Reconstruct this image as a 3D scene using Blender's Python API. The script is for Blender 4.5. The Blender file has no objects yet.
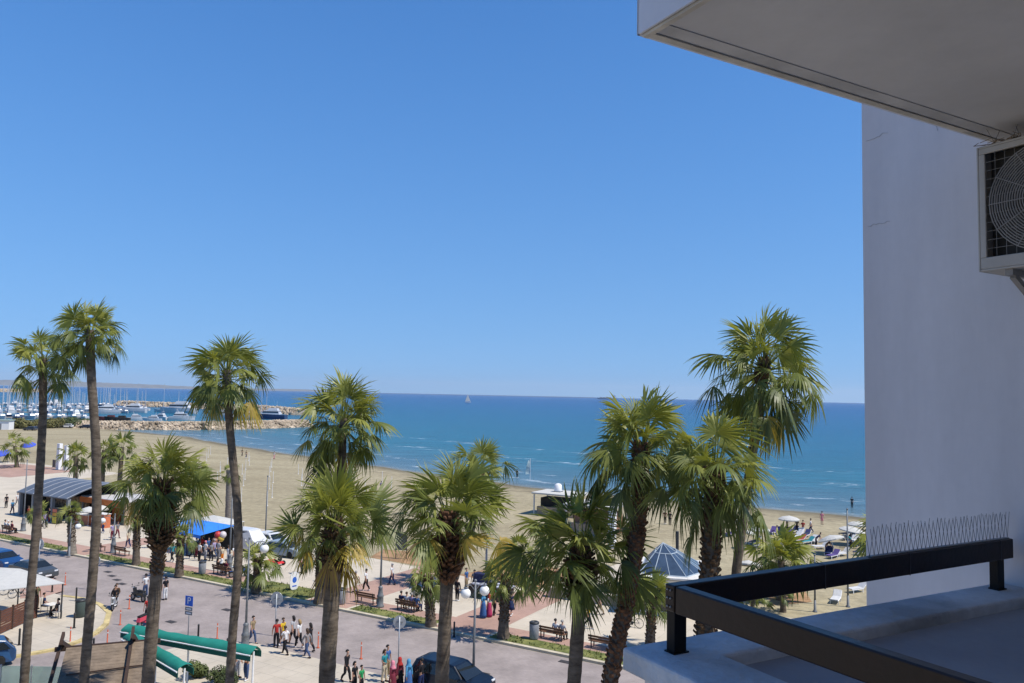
import bpy, bmesh, math, random
from mathutils import Vector, Matrix, noise as mnoise
R = math.radians
rnd = random.Random(11)
sc = bpy.context.scene
COL = sc.collection

# ------------------------------------------------------------------ camera
FPX, IW, IH = 784.0, 1024, 683
HC = 16.0
CAMM = Matrix.Translation((0, 0, HC)) @ Matrix.Rotation(R(93.9), 4, 'X') @ Matrix.Rotation(R(1.17), 4, 'Z')
cam = bpy.data.cameras.new('camera')
cam.sensor_width = 36; cam.lens = 36 * FPX / IW
cam.clip_start = 0.05; cam.clip_end = 60000
camo = bpy.data.objects.new('camera', cam); COL.objects.link(camo); camo.matrix_world = CAMM
sc.camera = camo
CR = CAMM.to_3x3()
def ray(px, py): return CR @ Vector(((px - IW/2)/FPX, -(py - IH/2)/FPX, -1))
def at(px, py, z=0.0):
    d = ray(px, py); return Vector((0, 0, HC)) + d*((z - HC)/d.z)
def atd(px, py, y):
    d = ray(px, py); return Vector((0, 0, HC)) + d*(y/d.y)
# street frame: t runs along the far kerb (to the left and away), n across it towards the sea
TD = Vector((-.8647, .5024, 0)).normalized(); ND = Vector((.5024, .8647, 0)).normalized(); O0 = Vector((7.3, 47.2, 0))
TANG = math.atan2(TD.y, TD.x)
def P(t, n, z=0.0): return O0 + TD*t + ND*n + Vector((0, 0, z))
def tn(p): q = p - O0; return q.dot(TD), q.dot(ND)
# balcony frame of the neighbouring hotel
UA = R(60.8)
U1 = Vector((math.sin(UA), math.cos(UA), 0)); U2 = Vector((-math.cos(UA), math.sin(UA), 0))

# ------------------------------------------------------------------ materials
def srgb(c):
    return tuple((x/12.92 if x <= .04045 else ((x+.055)/1.055)**2.4) for x in c)
MATS = {}
def mat(name, col, rough=.8, var=.15, scale=3.0, metal=0.0, bump=0.0, bscale=None, spec=.3, coat=0.0, col2=None, fine=0.0, stretch=None):
    if name in MATS: return MATS[name]
    m = bpy.data.materials.new(name); m.use_nodes = True
    nt = m.node_tree; N = nt.nodes; L = nt.links
    b = N['Principled BSDF']
    b.inputs['Roughness'].default_value = rough; b.inputs['Metallic'].default_value = metal
    b.inputs['Specular IOR Level'].default_value = spec
    b.inputs['Coat Weight'].default_value = coat
    b.inputs['Base Color'].default_value = (*col, 1)
    if var > 0 or col2:
        tc = N.new('ShaderNodeTexCoord')
        no = N.new('ShaderNodeTexNoise'); no.inputs['Scale'].default_value = scale; no.inputs['Detail'].default_value = 6; no.inputs['Roughness'].default_value = .65
        if stretch:
            mpp = N.new('ShaderNodeMapping'); mpp.inputs['Scale'].default_value = stretch; L.new(tc.outputs['Object'], mpp.inputs[0]); L.new(mpp.outputs[0], no.inputs['Vector'])
        else: L.new(tc.outputs['Object'], no.inputs['Vector'])
        rp = N.new('ShaderNodeValToRGB')
        a = tuple(max(0, c*(1-var)) for c in col); z = tuple(min(1, c*(1+var)) for c in (col2 or col))
        rp.color_ramp.elements[0].position = .35; rp.color_ramp.elements[0].color = (*a, 1)
        rp.color_ramp.elements[1].position = .65; rp.color_ramp.elements[1].color = (*z, 1)
        L.new(no.outputs['Fac'], rp.inputs['Fac']); out = rp.outputs['Color']
        if fine > 0:
            n3 = N.new('ShaderNodeTexNoise'); n3.inputs['Scale'].default_value = scale*14; n3.inputs['Detail'].default_value = 3
            L.new(tc.outputs['Object'], n3.inputs['Vector'])
            mp = N.new('ShaderNodeMapRange'); mp.inputs[3].default_value = 1-fine; mp.inputs[4].default_value = 1+fine
            L.new(n3.outputs['Fac'], mp.inputs[0])
            mx = N.new('ShaderNodeVectorMath'); mx.operation = 'SCALE'
            L.new(out, mx.inputs[0]); L.new(mp.outputs[0], mx.inputs['Scale']); out = mx.outputs[0]
        L.new(out, b.inputs['Base Color'])
        if bump > 0:
            n2 = N.new('ShaderNodeTexNoise'); n2.inputs['Scale'].default_value = bscale or scale*8; n2.inputs['Detail'].default_value = 5
            L.new(tc.outputs['Object'], n2.inputs['Vector'])
            bp = N.new('ShaderNodeBump'); bp.inputs['Strength'].default_value = bump; bp.inputs['Distance'].default_value = .05
            L.new(n2.outputs['Fac'], bp.inputs['Height']); L.new(bp.outputs['Normal'], b.inputs['Normal'])
    MATS[name] = m
    return m
def plain(name, col, rough=.6, **k): return mat(name, col, rough, var=k.pop('var', .08), scale=k.pop('scale', 6), **k)

def paving(name, col, col2, mortar, bw, bh, angle, rough=.85, var=.12, ms=.015):
    m = bpy.data.materials.new(name); m.use_nodes = True
    nt = m.node_tree; N = nt.nodes; L = nt.links; b = N['Principled BSDF']
    b.inputs['Roughness'].default_value = rough; b.inputs['Specular IOR Level'].default_value = .25
    tc = N.new('ShaderNodeTexCoord'); mp = N.new('ShaderNodeMapping'); mp.inputs['Rotation'].default_value = (0, 0, -angle)
    L.new(tc.outputs['Object'], mp.inputs['Vector'])
    br = N.new('ShaderNodeTexBrick'); br.inputs['Scale'].default_value = 1
    br.inputs['Brick Width'].default_value = bw; br.inputs['Row Height'].default_value = bh
    br.inputs['Mortar Size'].default_value = ms; br.inputs['Bias'].default_value = 0
    br.inputs['Color1'].default_value = (*col, 1); br.inputs['Color2'].default_value = (*col2, 1); br.inputs['Mortar'].default_value = (*mortar, 1)
    L.new(mp.outputs[0], br.inputs['Vector'])
    no = N.new('ShaderNodeTexNoise'); no.inputs['Scale'].default_value = .35; no.inputs['Detail'].default_value = 8; no.inputs['Roughness'].default_value = .7
    L.new(tc.outputs['Object'], no.inputs['Vector'])
    mr = N.new('ShaderNodeMapRange'); mr.inputs[1].default_value = .3; mr.inputs[2].default_value = .7; mr.inputs[3].default_value = 1-var; mr.inputs[4].default_value = 1+var
    L.new(no.outputs['Fac'], mr.inputs[0])
    mx = N.new('ShaderNodeVectorMath'); mx.operation = 'SCALE'
    L.new(br.outputs['Color'], mx.inputs[0]); L.new(mr.outputs[0], mx.inputs['Scale']); L.new(mx.outputs[0], b.inputs['Base Color'])
    MATS[name] = m
    return m

# ------------------------------------------------------------------ mesh builder
class MB:
    def __init__(s): s.v = []; s.f = []; s.a = []
    def add(s, vs, fs, a=None):
        o = len(s.v); s.v += [tuple(x) for x in vs]
        s.f += [tuple(i+o for i in f) for f in fs]
        s.a += [a if a is not None else 0.0]*len(fs)
    def box(s, c, size, rz=0, M=None, taper=1.0):
        x, y, z = size[0]/2, size[1]/2, size[2]/2
        vs = [Vector((i*x*(taper if k > 0 else 1), j*y*(taper if k > 0 else 1), k*z)) for k in (-1, 1) for j in (-1, 1) for i in (-1, 1)]
        Mx = (M or Matrix.Identity(4)) @ Matrix.Translation(c) @ Matrix.Rotation(rz, 4, 'Z')
        s.add([Mx @ v for v in vs], [(0,2,3,1),(4,5,7,6),(0,1,5,4),(2,6,7,3),(0,4,6,2),(1,3,7,5)])
    def bar(s, a, b, w, h=None, up=(0,0,1)):
        a = Vector(a); b = Vector(b); d = (b-a); h = h or w
        if d.length < 1e-6: return
        d.normalize(); u = Vector(up)
        if abs(d.dot(u)) > .98: u = Vector((1,0,0))
        sx = d.cross(u).normalized(); uz = sx.cross(d)
        vs = [p + sx*i*w/2 + uz*j*h/2 for p in (a, b) for j in (-1,1) for i in (-1,1)]
        s.add(vs, [(0,1,3,2),(4,6,7,5),(0,4,5,1),(2,3,7,6),(0,2,6,4),(1,5,7,3)])
    def tube(s, pts, r, n=8, cap=True):
        pts = [Vector(p) for p in pts]
        rs = r if isinstance(r, (list, tuple)) else [r]*len(pts)
        vs = []; fs = []; pu = None
        for i, p in enumerate(pts):
            d = (pts[min(i+1, len(pts)-1)] - pts[max(i-1, 0)])
            d = d.normalized() if d.length > 1e-9 else Vector((0,0,1))
            if pu is None:
                pu = Vector((1,0,0)) if abs(d.x) < .9 else Vector((0,1,0))
            sx = (pu - d*pu.dot(d)).normalized(); sy = d.cross(sx); pu = sx
            for k in range(n):
                a = 2*math.pi*k/n; vs.append(p + (sx*math.cos(a)+sy*math.sin(a))*rs[i])
        for i in range(len(pts)-1):
            for k in range(n):
                k2 = (k+1) % n; fs.append((i*n+k, i*n+k2, (i+1)*n+k2, (i+1)*n+k))
        if cap:
            fs.append(tuple(range(n-1, -1, -1))); o = (len(pts)-1)*n; fs.append(tuple(o+k for k in range(n)))
        s.add(vs, fs)
    def lathe(s, prof, n=16, c=(0,0,0), M=None):
        c = Vector(c); vs = []; fs = []
        for r, z in prof:
            for k in range(n):
                a = 2*math.pi*k/n; vs.append(Vector((r*math.cos(a), r*math.sin(a), z)))
        for i in range(len(prof)-1):
            for k in range(n):
                k2 = (k+1) % n; fs.append((i*n+k, i*n+k2, (i+1)*n+k2, (i+1)*n+k))
        ring = tuple(prof[0]) == tuple(prof[-1])
        if prof[0][0] > 1e-4 and not ring: fs.append(tuple(range(n-1, -1, -1)))
        if prof[-1][0] > 1e-4 and not ring: o = (len(prof)-1)*n; fs.append(tuple(o+k for k in range(n)))
        Mx = M or Matrix.Identity(4)
        s.add([Mx @ (v + c) for v in vs], fs)
    def ball(s, c, r, n=12, m=8, sc_=(1,1,1)):
        c = Vector(c); vs = []; fs = []
        for j in range(m+1):
            ph = -math.pi/2 + math.pi*j/m
            for k in range(n):
                a = 2*math.pi*k/n
                vs.append(c + Vector((r*sc_[0]*math.cos(ph)*math.cos(a), r*sc_[1]*math.cos(ph)*math.sin(a), r*sc_[2]*math.sin(ph))))
        for j in range(m):
            for k in range(n):
                k2 = (k+1) % n; fs.append((j*n+k, j*n+k2, (j+1)*n+k2, (j+1)*n+k))
        s.add(vs, fs)
    def prism(s, poly, z0, z1):
        n = len(poly); vs = [(p[0], p[1], z0) for p in poly] + [(p[0], p[1], z1) for p in poly]
        fs = [tuple(range(n-1, -1, -1)), tuple(range(n, 2*n))] + [(k, (k+1) % n, n+(k+1) % n, n+k) for k in range(n)]
        s.add(vs, fs)
    def sheet(s, poly, z): s.add([(p[0], p[1], z) for p in poly], [tuple(range(len(poly)))])
    def mesh(s, name, m, smooth=False, attr=None, merge=False):
        me = bpy.data.meshes.new(name); me.from_pydata(s.v, [], s.f)
        if attr:
            at_ = me.attributes.new(attr, 'FLOAT', 'FACE'); at_.data.foreach_set('value', s.a)
        if merge:
            bm = bmesh.new(); bm.from_mesh(me); bmesh.ops.remove_doubles(bm, verts=bm.verts, dist=1e-4)
            bmesh.ops.recalc_face_normals(bm, faces=bm.faces); bm.to_mesh(me); bm.free()
        if m: me.materials.append(m)
        if smooth: me.polygons.foreach_set('use_smooth', [True]*len(me.polygons))
        me.update(); return me
    def build(s, name, m, parent=None, smooth=False, attr=None, merge=False):
        return link(name, s.mesh(name, m, smooth, attr, merge), parent)
def link(name, me, parent=None):
    o = bpy.data.objects.new(name, me); COL.objects.link(o)
    if parent: o.parent = parent
    return o
def tag(o, label, cat=None, group=None, kind=None):
    o['label'] = label
    if cat: o['category'] = cat
    if group: o['group'] = group
    if kind: o['kind'] = kind
    return o
def thing(name, label, cat, loc=(0,0,0), rz=0, group=None):
    o = bpy.data.objects.new(name, None); COL.objects.link(o)
    o.location = loc; o.rotation_euler = (0, 0, rz); o.empty_display_size = .2
    return tag(o, label, cat, group)
def dup(root, loc, rz=0, label=None, scale=None):
    def rec(o, par):
        c = o.copy(); COL.objects.link(c)
        if par: c.parent = par
        for ch in o.children: rec(ch, c)
        return c
    c = rec(root, None); c.location = loc; c.rotation_euler = (0, 0, rz)
    if label: c['label'] = label
    if scale: c.scale = (scale,)*3
    return c
def bevel(o, w=.01, seg=2):
    md = o.modifiers.new('bevel', 'BEVEL'); md.width = w; md.segments = seg; md.limit_method = 'ANGLE'; md.angle_limit = R(40)
    return o

# ------------------------------------------------------------------ light
S_EL, S_AZ = R(58), math.atan2(.95, -.30)
sun = bpy.data.lights.new('sun', 'SUN'); sun.energy = 3.8; sun.angle = R(.53); sun.color = (1, .94, .84)
suno = bpy.data.objects.new('sun', sun); COL.objects.link(suno)
sdir = Vector((math.sin(S_AZ)*math.cos(S_EL), math.cos(S_AZ)*math.cos(S_EL), math.sin(S_EL)))
suno.rotation_euler = sdir.to_track_quat('Z', 'Y').to_euler(); suno.location = (20, -10, 60)
w = bpy.data.worlds.new('World'); sc.world = w; w.use_nodes = True
bg = w.node_tree.nodes['Background']
sky = w.node_tree.nodes.new('ShaderNodeTexSky'); sky.sky_type = 'NISHITA'; sky.sun_disc = False
sky.sun_elevation = S_EL; sky.sun_rotation = S_AZ; sky.altitude = 1910; sky.air_density = 1.243; sky.dust_density = 0; sky.ozone_density = 6.19
_N = w.node_tree.nodes; _L = w.node_tree.links
_tc = _N.new('ShaderNodeTexCoord'); _sp = _N.new('ShaderNodeSeparateXYZ'); _L.new(_tc.outputs['Generated'], _sp.inputs[0])
_ma = _N.new('ShaderNodeMath'); _ma.operation = 'MULTIPLY_ADD'; _ma.inputs[1].default_value = .37; _ma.inputs[2].default_value = .09; _L.new(_sp.outputs[2], _ma.inputs[0])
_cb = _N.new('ShaderNodeCombineXYZ'); _L.new(_sp.outputs[0], _cb.inputs[0]); _L.new(_sp.outputs[1], _cb.inputs[1]); _L.new(_ma.outputs[0], _cb.inputs[2])
_vn = _N.new('ShaderNodeVectorMath'); _vn.operation = 'NORMALIZE'; _L.new(_cb.outputs[0], _vn.inputs[0]); _L.new(_vn.outputs[0], sky.inputs[0])
_hs = _N.new('ShaderNodeHueSaturation'); _hs.inputs['Saturation'].default_value = 1.207; _L.new(sky.outputs[0], _hs.inputs['Color'])
_mu = _N.new('ShaderNodeVectorMath'); _mu.operation = 'MULTIPLY'; _mu.inputs[1].default_value = (.97, 1.0, 1.14); _L.new(_hs.outputs[0], _mu.inputs[0]); _L.new(_mu.outputs[0], bg.inputs[0]); bg.inputs[1].default_value = .083
sc.view_settings.view_transform = 'Standard'; sc.view_settings.look = 'None'; sc.view_settings.exposure = 0.5; sc.view_settings.gamma = 1
sc.view_settings.use_curve_mapping = False
sc.render.engine = 'CYCLES'; sc.cycles.max_bounces = 8; sc.cycles.transparent_max_bounces = 12
sc.cycles.use_denoising = True

# ------------------------------------------------------------------ terrain and sea
SH = [(-14000, 82), (-4.5, 82.5), (12, 81), (45, 81.4), (90, 92.5), (142, 108), (190, 124), (216, 136), (262, 142), (290, 150), (330, 165), (360, 150), (400, 140), (14000, 140)]
def lerp_tab(tab, x):
    if x <= tab[0][0]: return tab[0][1]
    for (a, ya), (b, yb) in zip(tab, tab[1:]):
        if x <= b: return ya + (yb-ya)*(x-a)/(b-a)
    return tab[-1][1]
def ns(t):
    base = sum(lerp_tab(SH, t+k)*w_ for k, w_ in ((-9, .2), (-4, .2), (0, .2), (4, .2), (9, .2))) if -200 < t < 600 else lerp_tab(SH, t)
    return base + (.6*math.sin(t*.21) + .35*math.sin(t*.53+1)) * (1 if abs(t) < 500 else 0)
SEA_Z = -.8
def gh(t, n):
    dl = ns(t) - n
    if dl > 24: return 0.0
    if dl > 0: return SEA_Z*(1-dl/24)**1.4
    return max(-6, SEA_Z + dl*.08)
tl = [-14000, -3000, -700, -250, -120, -60] + list(range(-40, 425, 4)) + [440, 480, 540, 620, 800, 1200, 3000, 14000]
mb = MB(); rows = []
dls = [24, 20, 16, 12, 9, 6, 4, 2, 1, 0, -3, -8, -20, -70, -400, -3000, -14000]
for t in tl:
    k = ns(t); rows.append([P(t, n, 0) for n in (-14000, -3000, -300, -80, -30, -10, 10, 30, 45)] + [P(t, k-dl, gh(t, k-dl)) for dl in dls])
nr = len(rows[0]); mb.v = [tuple(p) for r_ in rows for p in r_]
mb.f = [(i*nr+j, i*nr+j+1, (i+1)*nr+j+1, (i+1)*nr+j) for i in range(len(rows)-1) for j in range(nr-1)]; mb.a = [0]*len(mb.f)
def sand_mat():
    m = bpy.data.materials.new('beach_sand'); m.use_nodes = True; nt = m.node_tree; N = nt.nodes; L = nt.links; b = N['Principled BSDF']
    b.inputs['Roughness'].default_value = .95; b.inputs['Specular IOR Level'].default_value = .15
    tc = N.new('ShaderNodeTexCoord')
    def nz(s, d, stretch=None):
        n_ = N.new('ShaderNodeTexNoise'); n_.inputs['Scale'].default_value = s; n_.inputs['Detail'].default_value = d; n_.inputs['Roughness'].default_value = .62
        if stretch:
            mp = N.new('ShaderNodeMapping'); mp.inputs['Rotation'].default_value = (0, 0, -TANG); mp.inputs['Scale'].default_value = stretch
            L.new(tc.outputs['Object'], mp.inputs[0]); L.new(mp.outputs[0], n_.inputs['Vector'])
        else: L.new(tc.outputs['Object'], n_.inputs['Vector'])
        return n_
    a = nz(.09, 8, (.35, 1, 1)); r = N.new('ShaderNodeValToRGB'); L.new(a.outputs['Fac'], r.inputs['Fac'])
    r.color_ramp.elements[0].position = .3; r.color_ramp.elements[0].color = (.275, .23, .145, 1)
    r.color_ramp.elements[1].position = .7; r.color_ramp.elements[1].color = (.41, .355, .232, 1)
    f = nz(1.1, 10); mr = N.new('ShaderNodeMapRange'); mr.inputs[1].default_value = .3; mr.inputs[2].default_value = .7; mr.inputs[3].default_value = .72; mr.inputs[4].default_value = 1.16
    L.new(f.outputs['Fac'], mr.inputs[0]); sc1 = N.new('ShaderNodeVectorMath'); sc1.operation = 'SCALE'
    L.new(r.outputs[0], sc1.inputs[0]); L.new(mr.outputs[0], sc1.inputs['Scale'])
    # wet band by height above the water
    sp = N.new('ShaderNodeSeparateXYZ'); L.new(tc.outputs['Object'], sp.inputs[0])
    wt = N.new('ShaderNodeMapRange'); wt.inputs[1].default_value = -.72; wt.inputs[2].default_value = -.5; wt.inputs[3].default_value = .5; wt.inputs[4].default_value = 1
    L.new(sp.outputs['Z'], wt.inputs[0]); sc2 = N.new('ShaderNodeVectorMath'); sc2.operation = 'SCALE'
    L.new(sc1.outputs[0], sc2.inputs[0]); L.new(wt.outputs[0], sc2.inputs['Scale']); wd1 = N.new('ShaderNodeMapRange'); wd1.inputs[1].default_value = -.60; wd1.inputs[2].default_value = -.48; L.new(sp.outputs['Z'], wd1.inputs[0])
    wd2 = N.new('ShaderNodeMapRange'); wd2.inputs[1].default_value = -.30; wd2.inputs[2].default_value = -.42; L.new(sp.outputs['Z'], wd2.inputs[0])
    wn = nz(.8, 8, (.4, 1, 1)); wd3 = N.new('ShaderNodeMapRange'); wd3.inputs[1].default_value = .52; wd3.inputs[2].default_value = .64; L.new(wn.outputs['Fac'], wd3.inputs[0])
    wm = N.new('ShaderNodeMath'); wm.operation = 'MULTIPLY'; L.new(wd1.outputs[0], wm.inputs[0]); L.new(wd2.outputs[0], wm.inputs[1])
    wm2 = N.new('ShaderNodeMath'); wm2.operation = 'MULTIPLY'; L.new(wm.outputs[0], wm2.inputs[0]); L.new(wd3.outputs[0], wm2.inputs[1])
    trk = nz(.55, 4, (.05, 2.6, 1)); tk = N.new('ShaderNodeMapRange'); tk.inputs[1].default_value = .58; tk.inputs[2].default_value = .66; tk.inputs[3].default_value = 0; tk.inputs[4].default_value = .28; L.new(trk.outputs['Fac'], tk.inputs[0])
    ad = N.new('ShaderNodeMath'); ad.operation = 'MAXIMUM'; L.new(wm2.outputs[0], ad.inputs[0]); L.new(tk.outputs[0], ad.inputs[1])
    wx_ = N.new('ShaderNodeMix'); wx_.data_type = 'RGBA'; L.new(ad.outputs[0], wx_.inputs[0]); L.new(sc2.outputs[0], wx_.inputs[6]); wx_.inputs[7].default_value = (.13, .105, .07, 1)
    L.new(wx_.outputs[2], b.inputs['Base Color'])
    g_ = nz(2.2, 5); bp = N.new('ShaderNodeBump'); bp.inputs['Strength'].default_value = .5; bp.inputs['Distance'].default_value = .15
    L.new(g_.outputs['Fac'], bp.inputs['Height']); L.new(bp.outputs[0], b.inputs['Normal'])
    return m
o = mb.build('ground', sand_mat(), smooth=True); tag(o, 'pale beige beach sand reaching from the promenade to the water', 'ground', kind='structure')

mb = MB(); offs = [-5, -2, -1, 0, 1, 2, 3, 4.5, 6, 8, 11, 15, 20, 27, 36, 50, 70, 100, 150, 220, 330, 500, 800, 1300, 2200, 4000, 7500, 13500]
stl = [t for t in tl]; vs = []; att = []
for t in stl:
    for f in offs: vs.append(P(t, ns(t)+f, SEA_Z)); att.append(f)
q = len(offs); mb.v = [tuple(p) for p in vs]; mb.f = [(i*q+j, i*q+j+1, (i+1)*q+j+1, (i+1)*q+j) for i in range(len(stl)-1) for j in range(q-1)]; mb.a = [0]*len(mb.f)
def sea_mat():
    m = bpy.data.materials.new('sea_water'); m.use_nodes = True; nt = m.node_tree; N = nt.nodes; L = nt.links; b = N['Principled BSDF']
    b.inputs['Roughness'].default_value = .22; b.inputs['Specular IOR Level'].default_value = .13; b.inputs['IOR'].default_value = 1.33
    tc = N.new('ShaderNodeTexCoord'); at_ = N.new('ShaderNodeAttribute'); at_.attribute_name = 'off'
    def mapped(rot, s):
        mp = N.new('ShaderNodeMapping'); mp.inputs['Rotation'].default_value = (0, 0, rot); mp.inputs['Scale'].default_value = s
        L.new(tc.outputs['Object'], mp.inputs[0]); return mp.outputs[0]
    def nz(v, s, d, ro=.6):
        n_ = N.new('ShaderNodeTexNoise'); n_.inputs['Scale'].default_value = s; n_.inputs['Detail'].default_value = d; n_.inputs['Roughness'].default_value = ro
        L.new(v, n_.inputs['Vector']); return n_.outputs['Fac']
    def mth(op, a, b_=None, c=None, clamp=False):
        x = N.new('ShaderNodeMath'); x.operation = op; x.use_clamp = clamp
        for i, k in enumerate((a, b_, c)):
            if k is None: continue
            if isinstance(k, (int, float)): x.inputs[i].default_value = k
            else: L.new(k, x.inputs[i])
        return x.outputs[0]
    along = mapped(-TANG, (.22, 1, 1))
    big = nz(along, .035, 6); mid = nz(along, .3, 6, .7)
    # depth colour by distance from the shore (log scale), wobbled by sand bars
    lg = mth('LOGARITHM', mth('MAXIMUM', at_.outputs['Fac'], 1.0), 10.0)
    fac = mth('DIVIDE', mth('ADD', lg, mth('MULTIPLY', mth('SUBTRACT', big, .5), .55)), 4.2, clamp=True)
    r = N.new('ShaderNodeValToRGB'); L.new(fac, r.inputs[0]); e = r.color_ramp.elements
    cols = [(0.0, (.20, .22, .20)), (.13, (.115, .19, .23)), (.28, (.075, .16, .215)), (.42, (.020, .135, .195)), (.58, (.006, .10, .185)), (.75, (.001, .062, .185)), (1.0, (.001, .03, .16))]
    e[0].position = cols[0][0]; e[0].color = (*cols[0][1], 1); e[1].position = 1; e[1].color = (*cols[-1][1], 1)
    for p_, c_ in cols[1:-1]:
        x = e.new(p_); x.color = (*c_, 1)
    chop = N.new('ShaderNodeMapRange'); chop.inputs[1].default_value = .3; chop.inputs[2].default_value = .7; chop.inputs[3].default_value = .66; chop.inputs[4].default_value = 1.28
    L.new(mid, chop.inputs[0]); s1 = N.new('ShaderNodeVectorMath'); s1.operation = 'SCALE'; L.new(r.outputs[0], s1.inputs[0]); L.new(chop.outputs[0], s1.inputs['Scale'])
    # breaking foam in broken lines along the shore
    wob = nz(mapped(-TANG, (.12, .3, 1)), .35, 3)
    ln = mth('ADD', at_.outputs['Fac'], mth('MULTIPLY', mth('SUBTRACT', wob, .5), 11.0))
    w1 = mth('SUBTRACT', 1.0, mth('DIVIDE', mth('ABSOLUTE', mth('SUBTRACT', ln, 9.0)), 1.5), clamp=True)
    w2 = mth('SUBTRACT', 1.0, mth('DIVIDE', mth('ABSOLUTE', mth('SUBTRACT', ln, 20.0)), 1.7), clamp=True)
    w4 = mth('MULTIPLY', mth('SUBTRACT', 1.0, mth('DIVIDE', mth('ABSOLUTE', mth('SUBTRACT', ln, 47.0)), 3.6), clamp=True), .95)
    w5 = mth('MULTIPLY', mth('SUBTRACT', 1.0, mth('DIVIDE', mth('ABSOLUTE', mth('SUBTRACT', ln, 78.0)), 4.5), clamp=True), .75)
    w3 = mth('MULTIPLY', mth('SUBTRACT', 1.0, mth('DIVIDE', mth('ABSOLUTE', mth('SUBTRACT', ln, 1.0)), 0.8), clamp=True), .6)
    br = nz(mapped(-TANG, (.20, .45, 1)), .8, 5, .65)
    gate = N.new('ShaderNodeMapRange'); gate.inputs[1].default_value = .53; gate.inputs[2].default_value = .62; L.new(br, gate.inputs[0])
    fine = nz(tc.outputs['Object'], 1.7, 5, .7); fm = N.new('ShaderNodeMapRange'); fm.inputs[1].default_value = .38; fm.inputs[2].default_value = .55; L.new(fine, fm.inputs[0])
    foam = mth('MULTIPLY', mth('MULTIPLY', mth('MAXIMUM', mth('MAXIMUM', mth('MAXIMUM', w1, w2), w3), mth('MAXIMUM', w4, w5)), gate.outputs[0]), fm.outputs[0], clamp=True)
    mx = N.new('ShaderNodeMix'); mx.data_type = 'RGBA'; L.new(foam, mx.inputs[0]); L.new(s1.outputs[0], mx.inputs[6]); mx.inputs[7].default_value = (.72, .76, .78, 1)
    L.new(mx.outputs[2], b.inputs['Base Color'])
    h = mth('ADD', mth('MULTIPLY', nz(along, .55, 8, .7), 1.0), mth('MULTIPLY', nz(tc.outputs['Object'], 1.1, 4), .3))
    bp = N.new('ShaderNodeBump'); bp.inputs['Strength'].default_value = 1.0; bp.inputs['Distance'].default_value = .9; L.new(h, bp.inputs['Height']); L.new(bp.outputs[0], b.inputs['Normal'])
    return m
me = mb.mesh('sea', sea_mat(), True); aa = me.attributes.new('off', 'FLOAT', 'POINT'); aa.data.foreach_set('value', att)
tag(link('sea', me), 'turquoise to deep blue sea with small broken waves', 'sea', kind='structure')

# distant coast across the bay
mb = MB(); hp = [(-60, 9), (0, 8), (40, 8.5), (75, 8), (110, 7.2), (150, 6), (190, 4.5), (230, 3.2), (262, 3), (280, 3.4), (300, 3.6), (325, 2.4), (345, .6), (360, -.5), (600, -3)]
A = []
for i in range(0, 150):
    px = -60 + i*4.4; h = lerp_tab(hp, px)*(1+.25*mnoise.noise(Vector((px*.06, 3, 0)))+.12*mnoise.noise(Vector((px*.25, 7, 0))))
    dist = 24000; d = ray(px, 391); d.z = 0; d.normalize()
    A.append((d, .55*h*dist/FPX, dist))
for d, h, D in A:
    for k, (dd, hh) in enumerate(((-900, -1), (-450, .55), (0, 1), (700, .8), (2000, -1))):
        p = d*(D+dd); mb.v.append((p.x, p.y, h*hh if hh > 0 else -2))
mb.f = [(i*5+j, (i+1)*5+j, (i+1)*5+j+1, i*5+j+1) for i in range(len(A)-1) for j in range(4)]; mb.a = [0]*len(mb.f)
tag(mb.build('hills', mat('far_hills', (.16, .15, .12), .95, .3, .004), smooth=True), 'low pale hills across the bay on the horizon', 'hills', kind='structure')
# ------------------------------------------------------------------ street
def strip(t0, t1, n0, n1): return [P(t0, n0), P(t1, n0), P(t1, n1), P(t0, n1)]
m_road = paving('road_paving', (.315, .268, .245), (.28, .238, .22), (.26, .225, .215), .22, .11, TANG, var=.24, ms=.006)
m_prom = paving('promenade_paving', (.53, .465, .37), (.50, .44, .35), (.42, .37, .29), 2.4, 2.4, TANG, var=.12, ms=.02)
m_near = paving('forecourt_paving', (.50, .44, .35), (.47, .415, .335), (.36, .32, .26), 1.2, 1.2, TANG, var=.14, ms=.02)
m_red = paving('red_brick', (.42, .265, .205), (.37, .235, .185), (.32, .22, .18), .22, .11, TANG, var=.18, ms=.01)
m_dirt = mat('bare_earth', (.33, .20, .105), .95, .3, .7, bump=.4, fine=.2)
m_kerb = mat('kerb_stone', (.52, .46, .34), .85, .15, 1.2)
m_yel = mat('yellow_kerb_paint', (.50, .40, .19), .8, .3, 1.5)
mb = MB(); mb.sheet(strip(-120, 240, -10.5, -.05), .004); tag(mb.build('road', m_road), 'pinkish grey block paved seafront road', 'road', kind='structure')
mb = MB(); mb.sheet([P(18, -8.5), P(50, -8.5), P(45, -70), P(12, -70)], .008); tag(mb.build('side_road', m_road), 'pinkish side road joining the seafront road', 'road', kind='structure')
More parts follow.
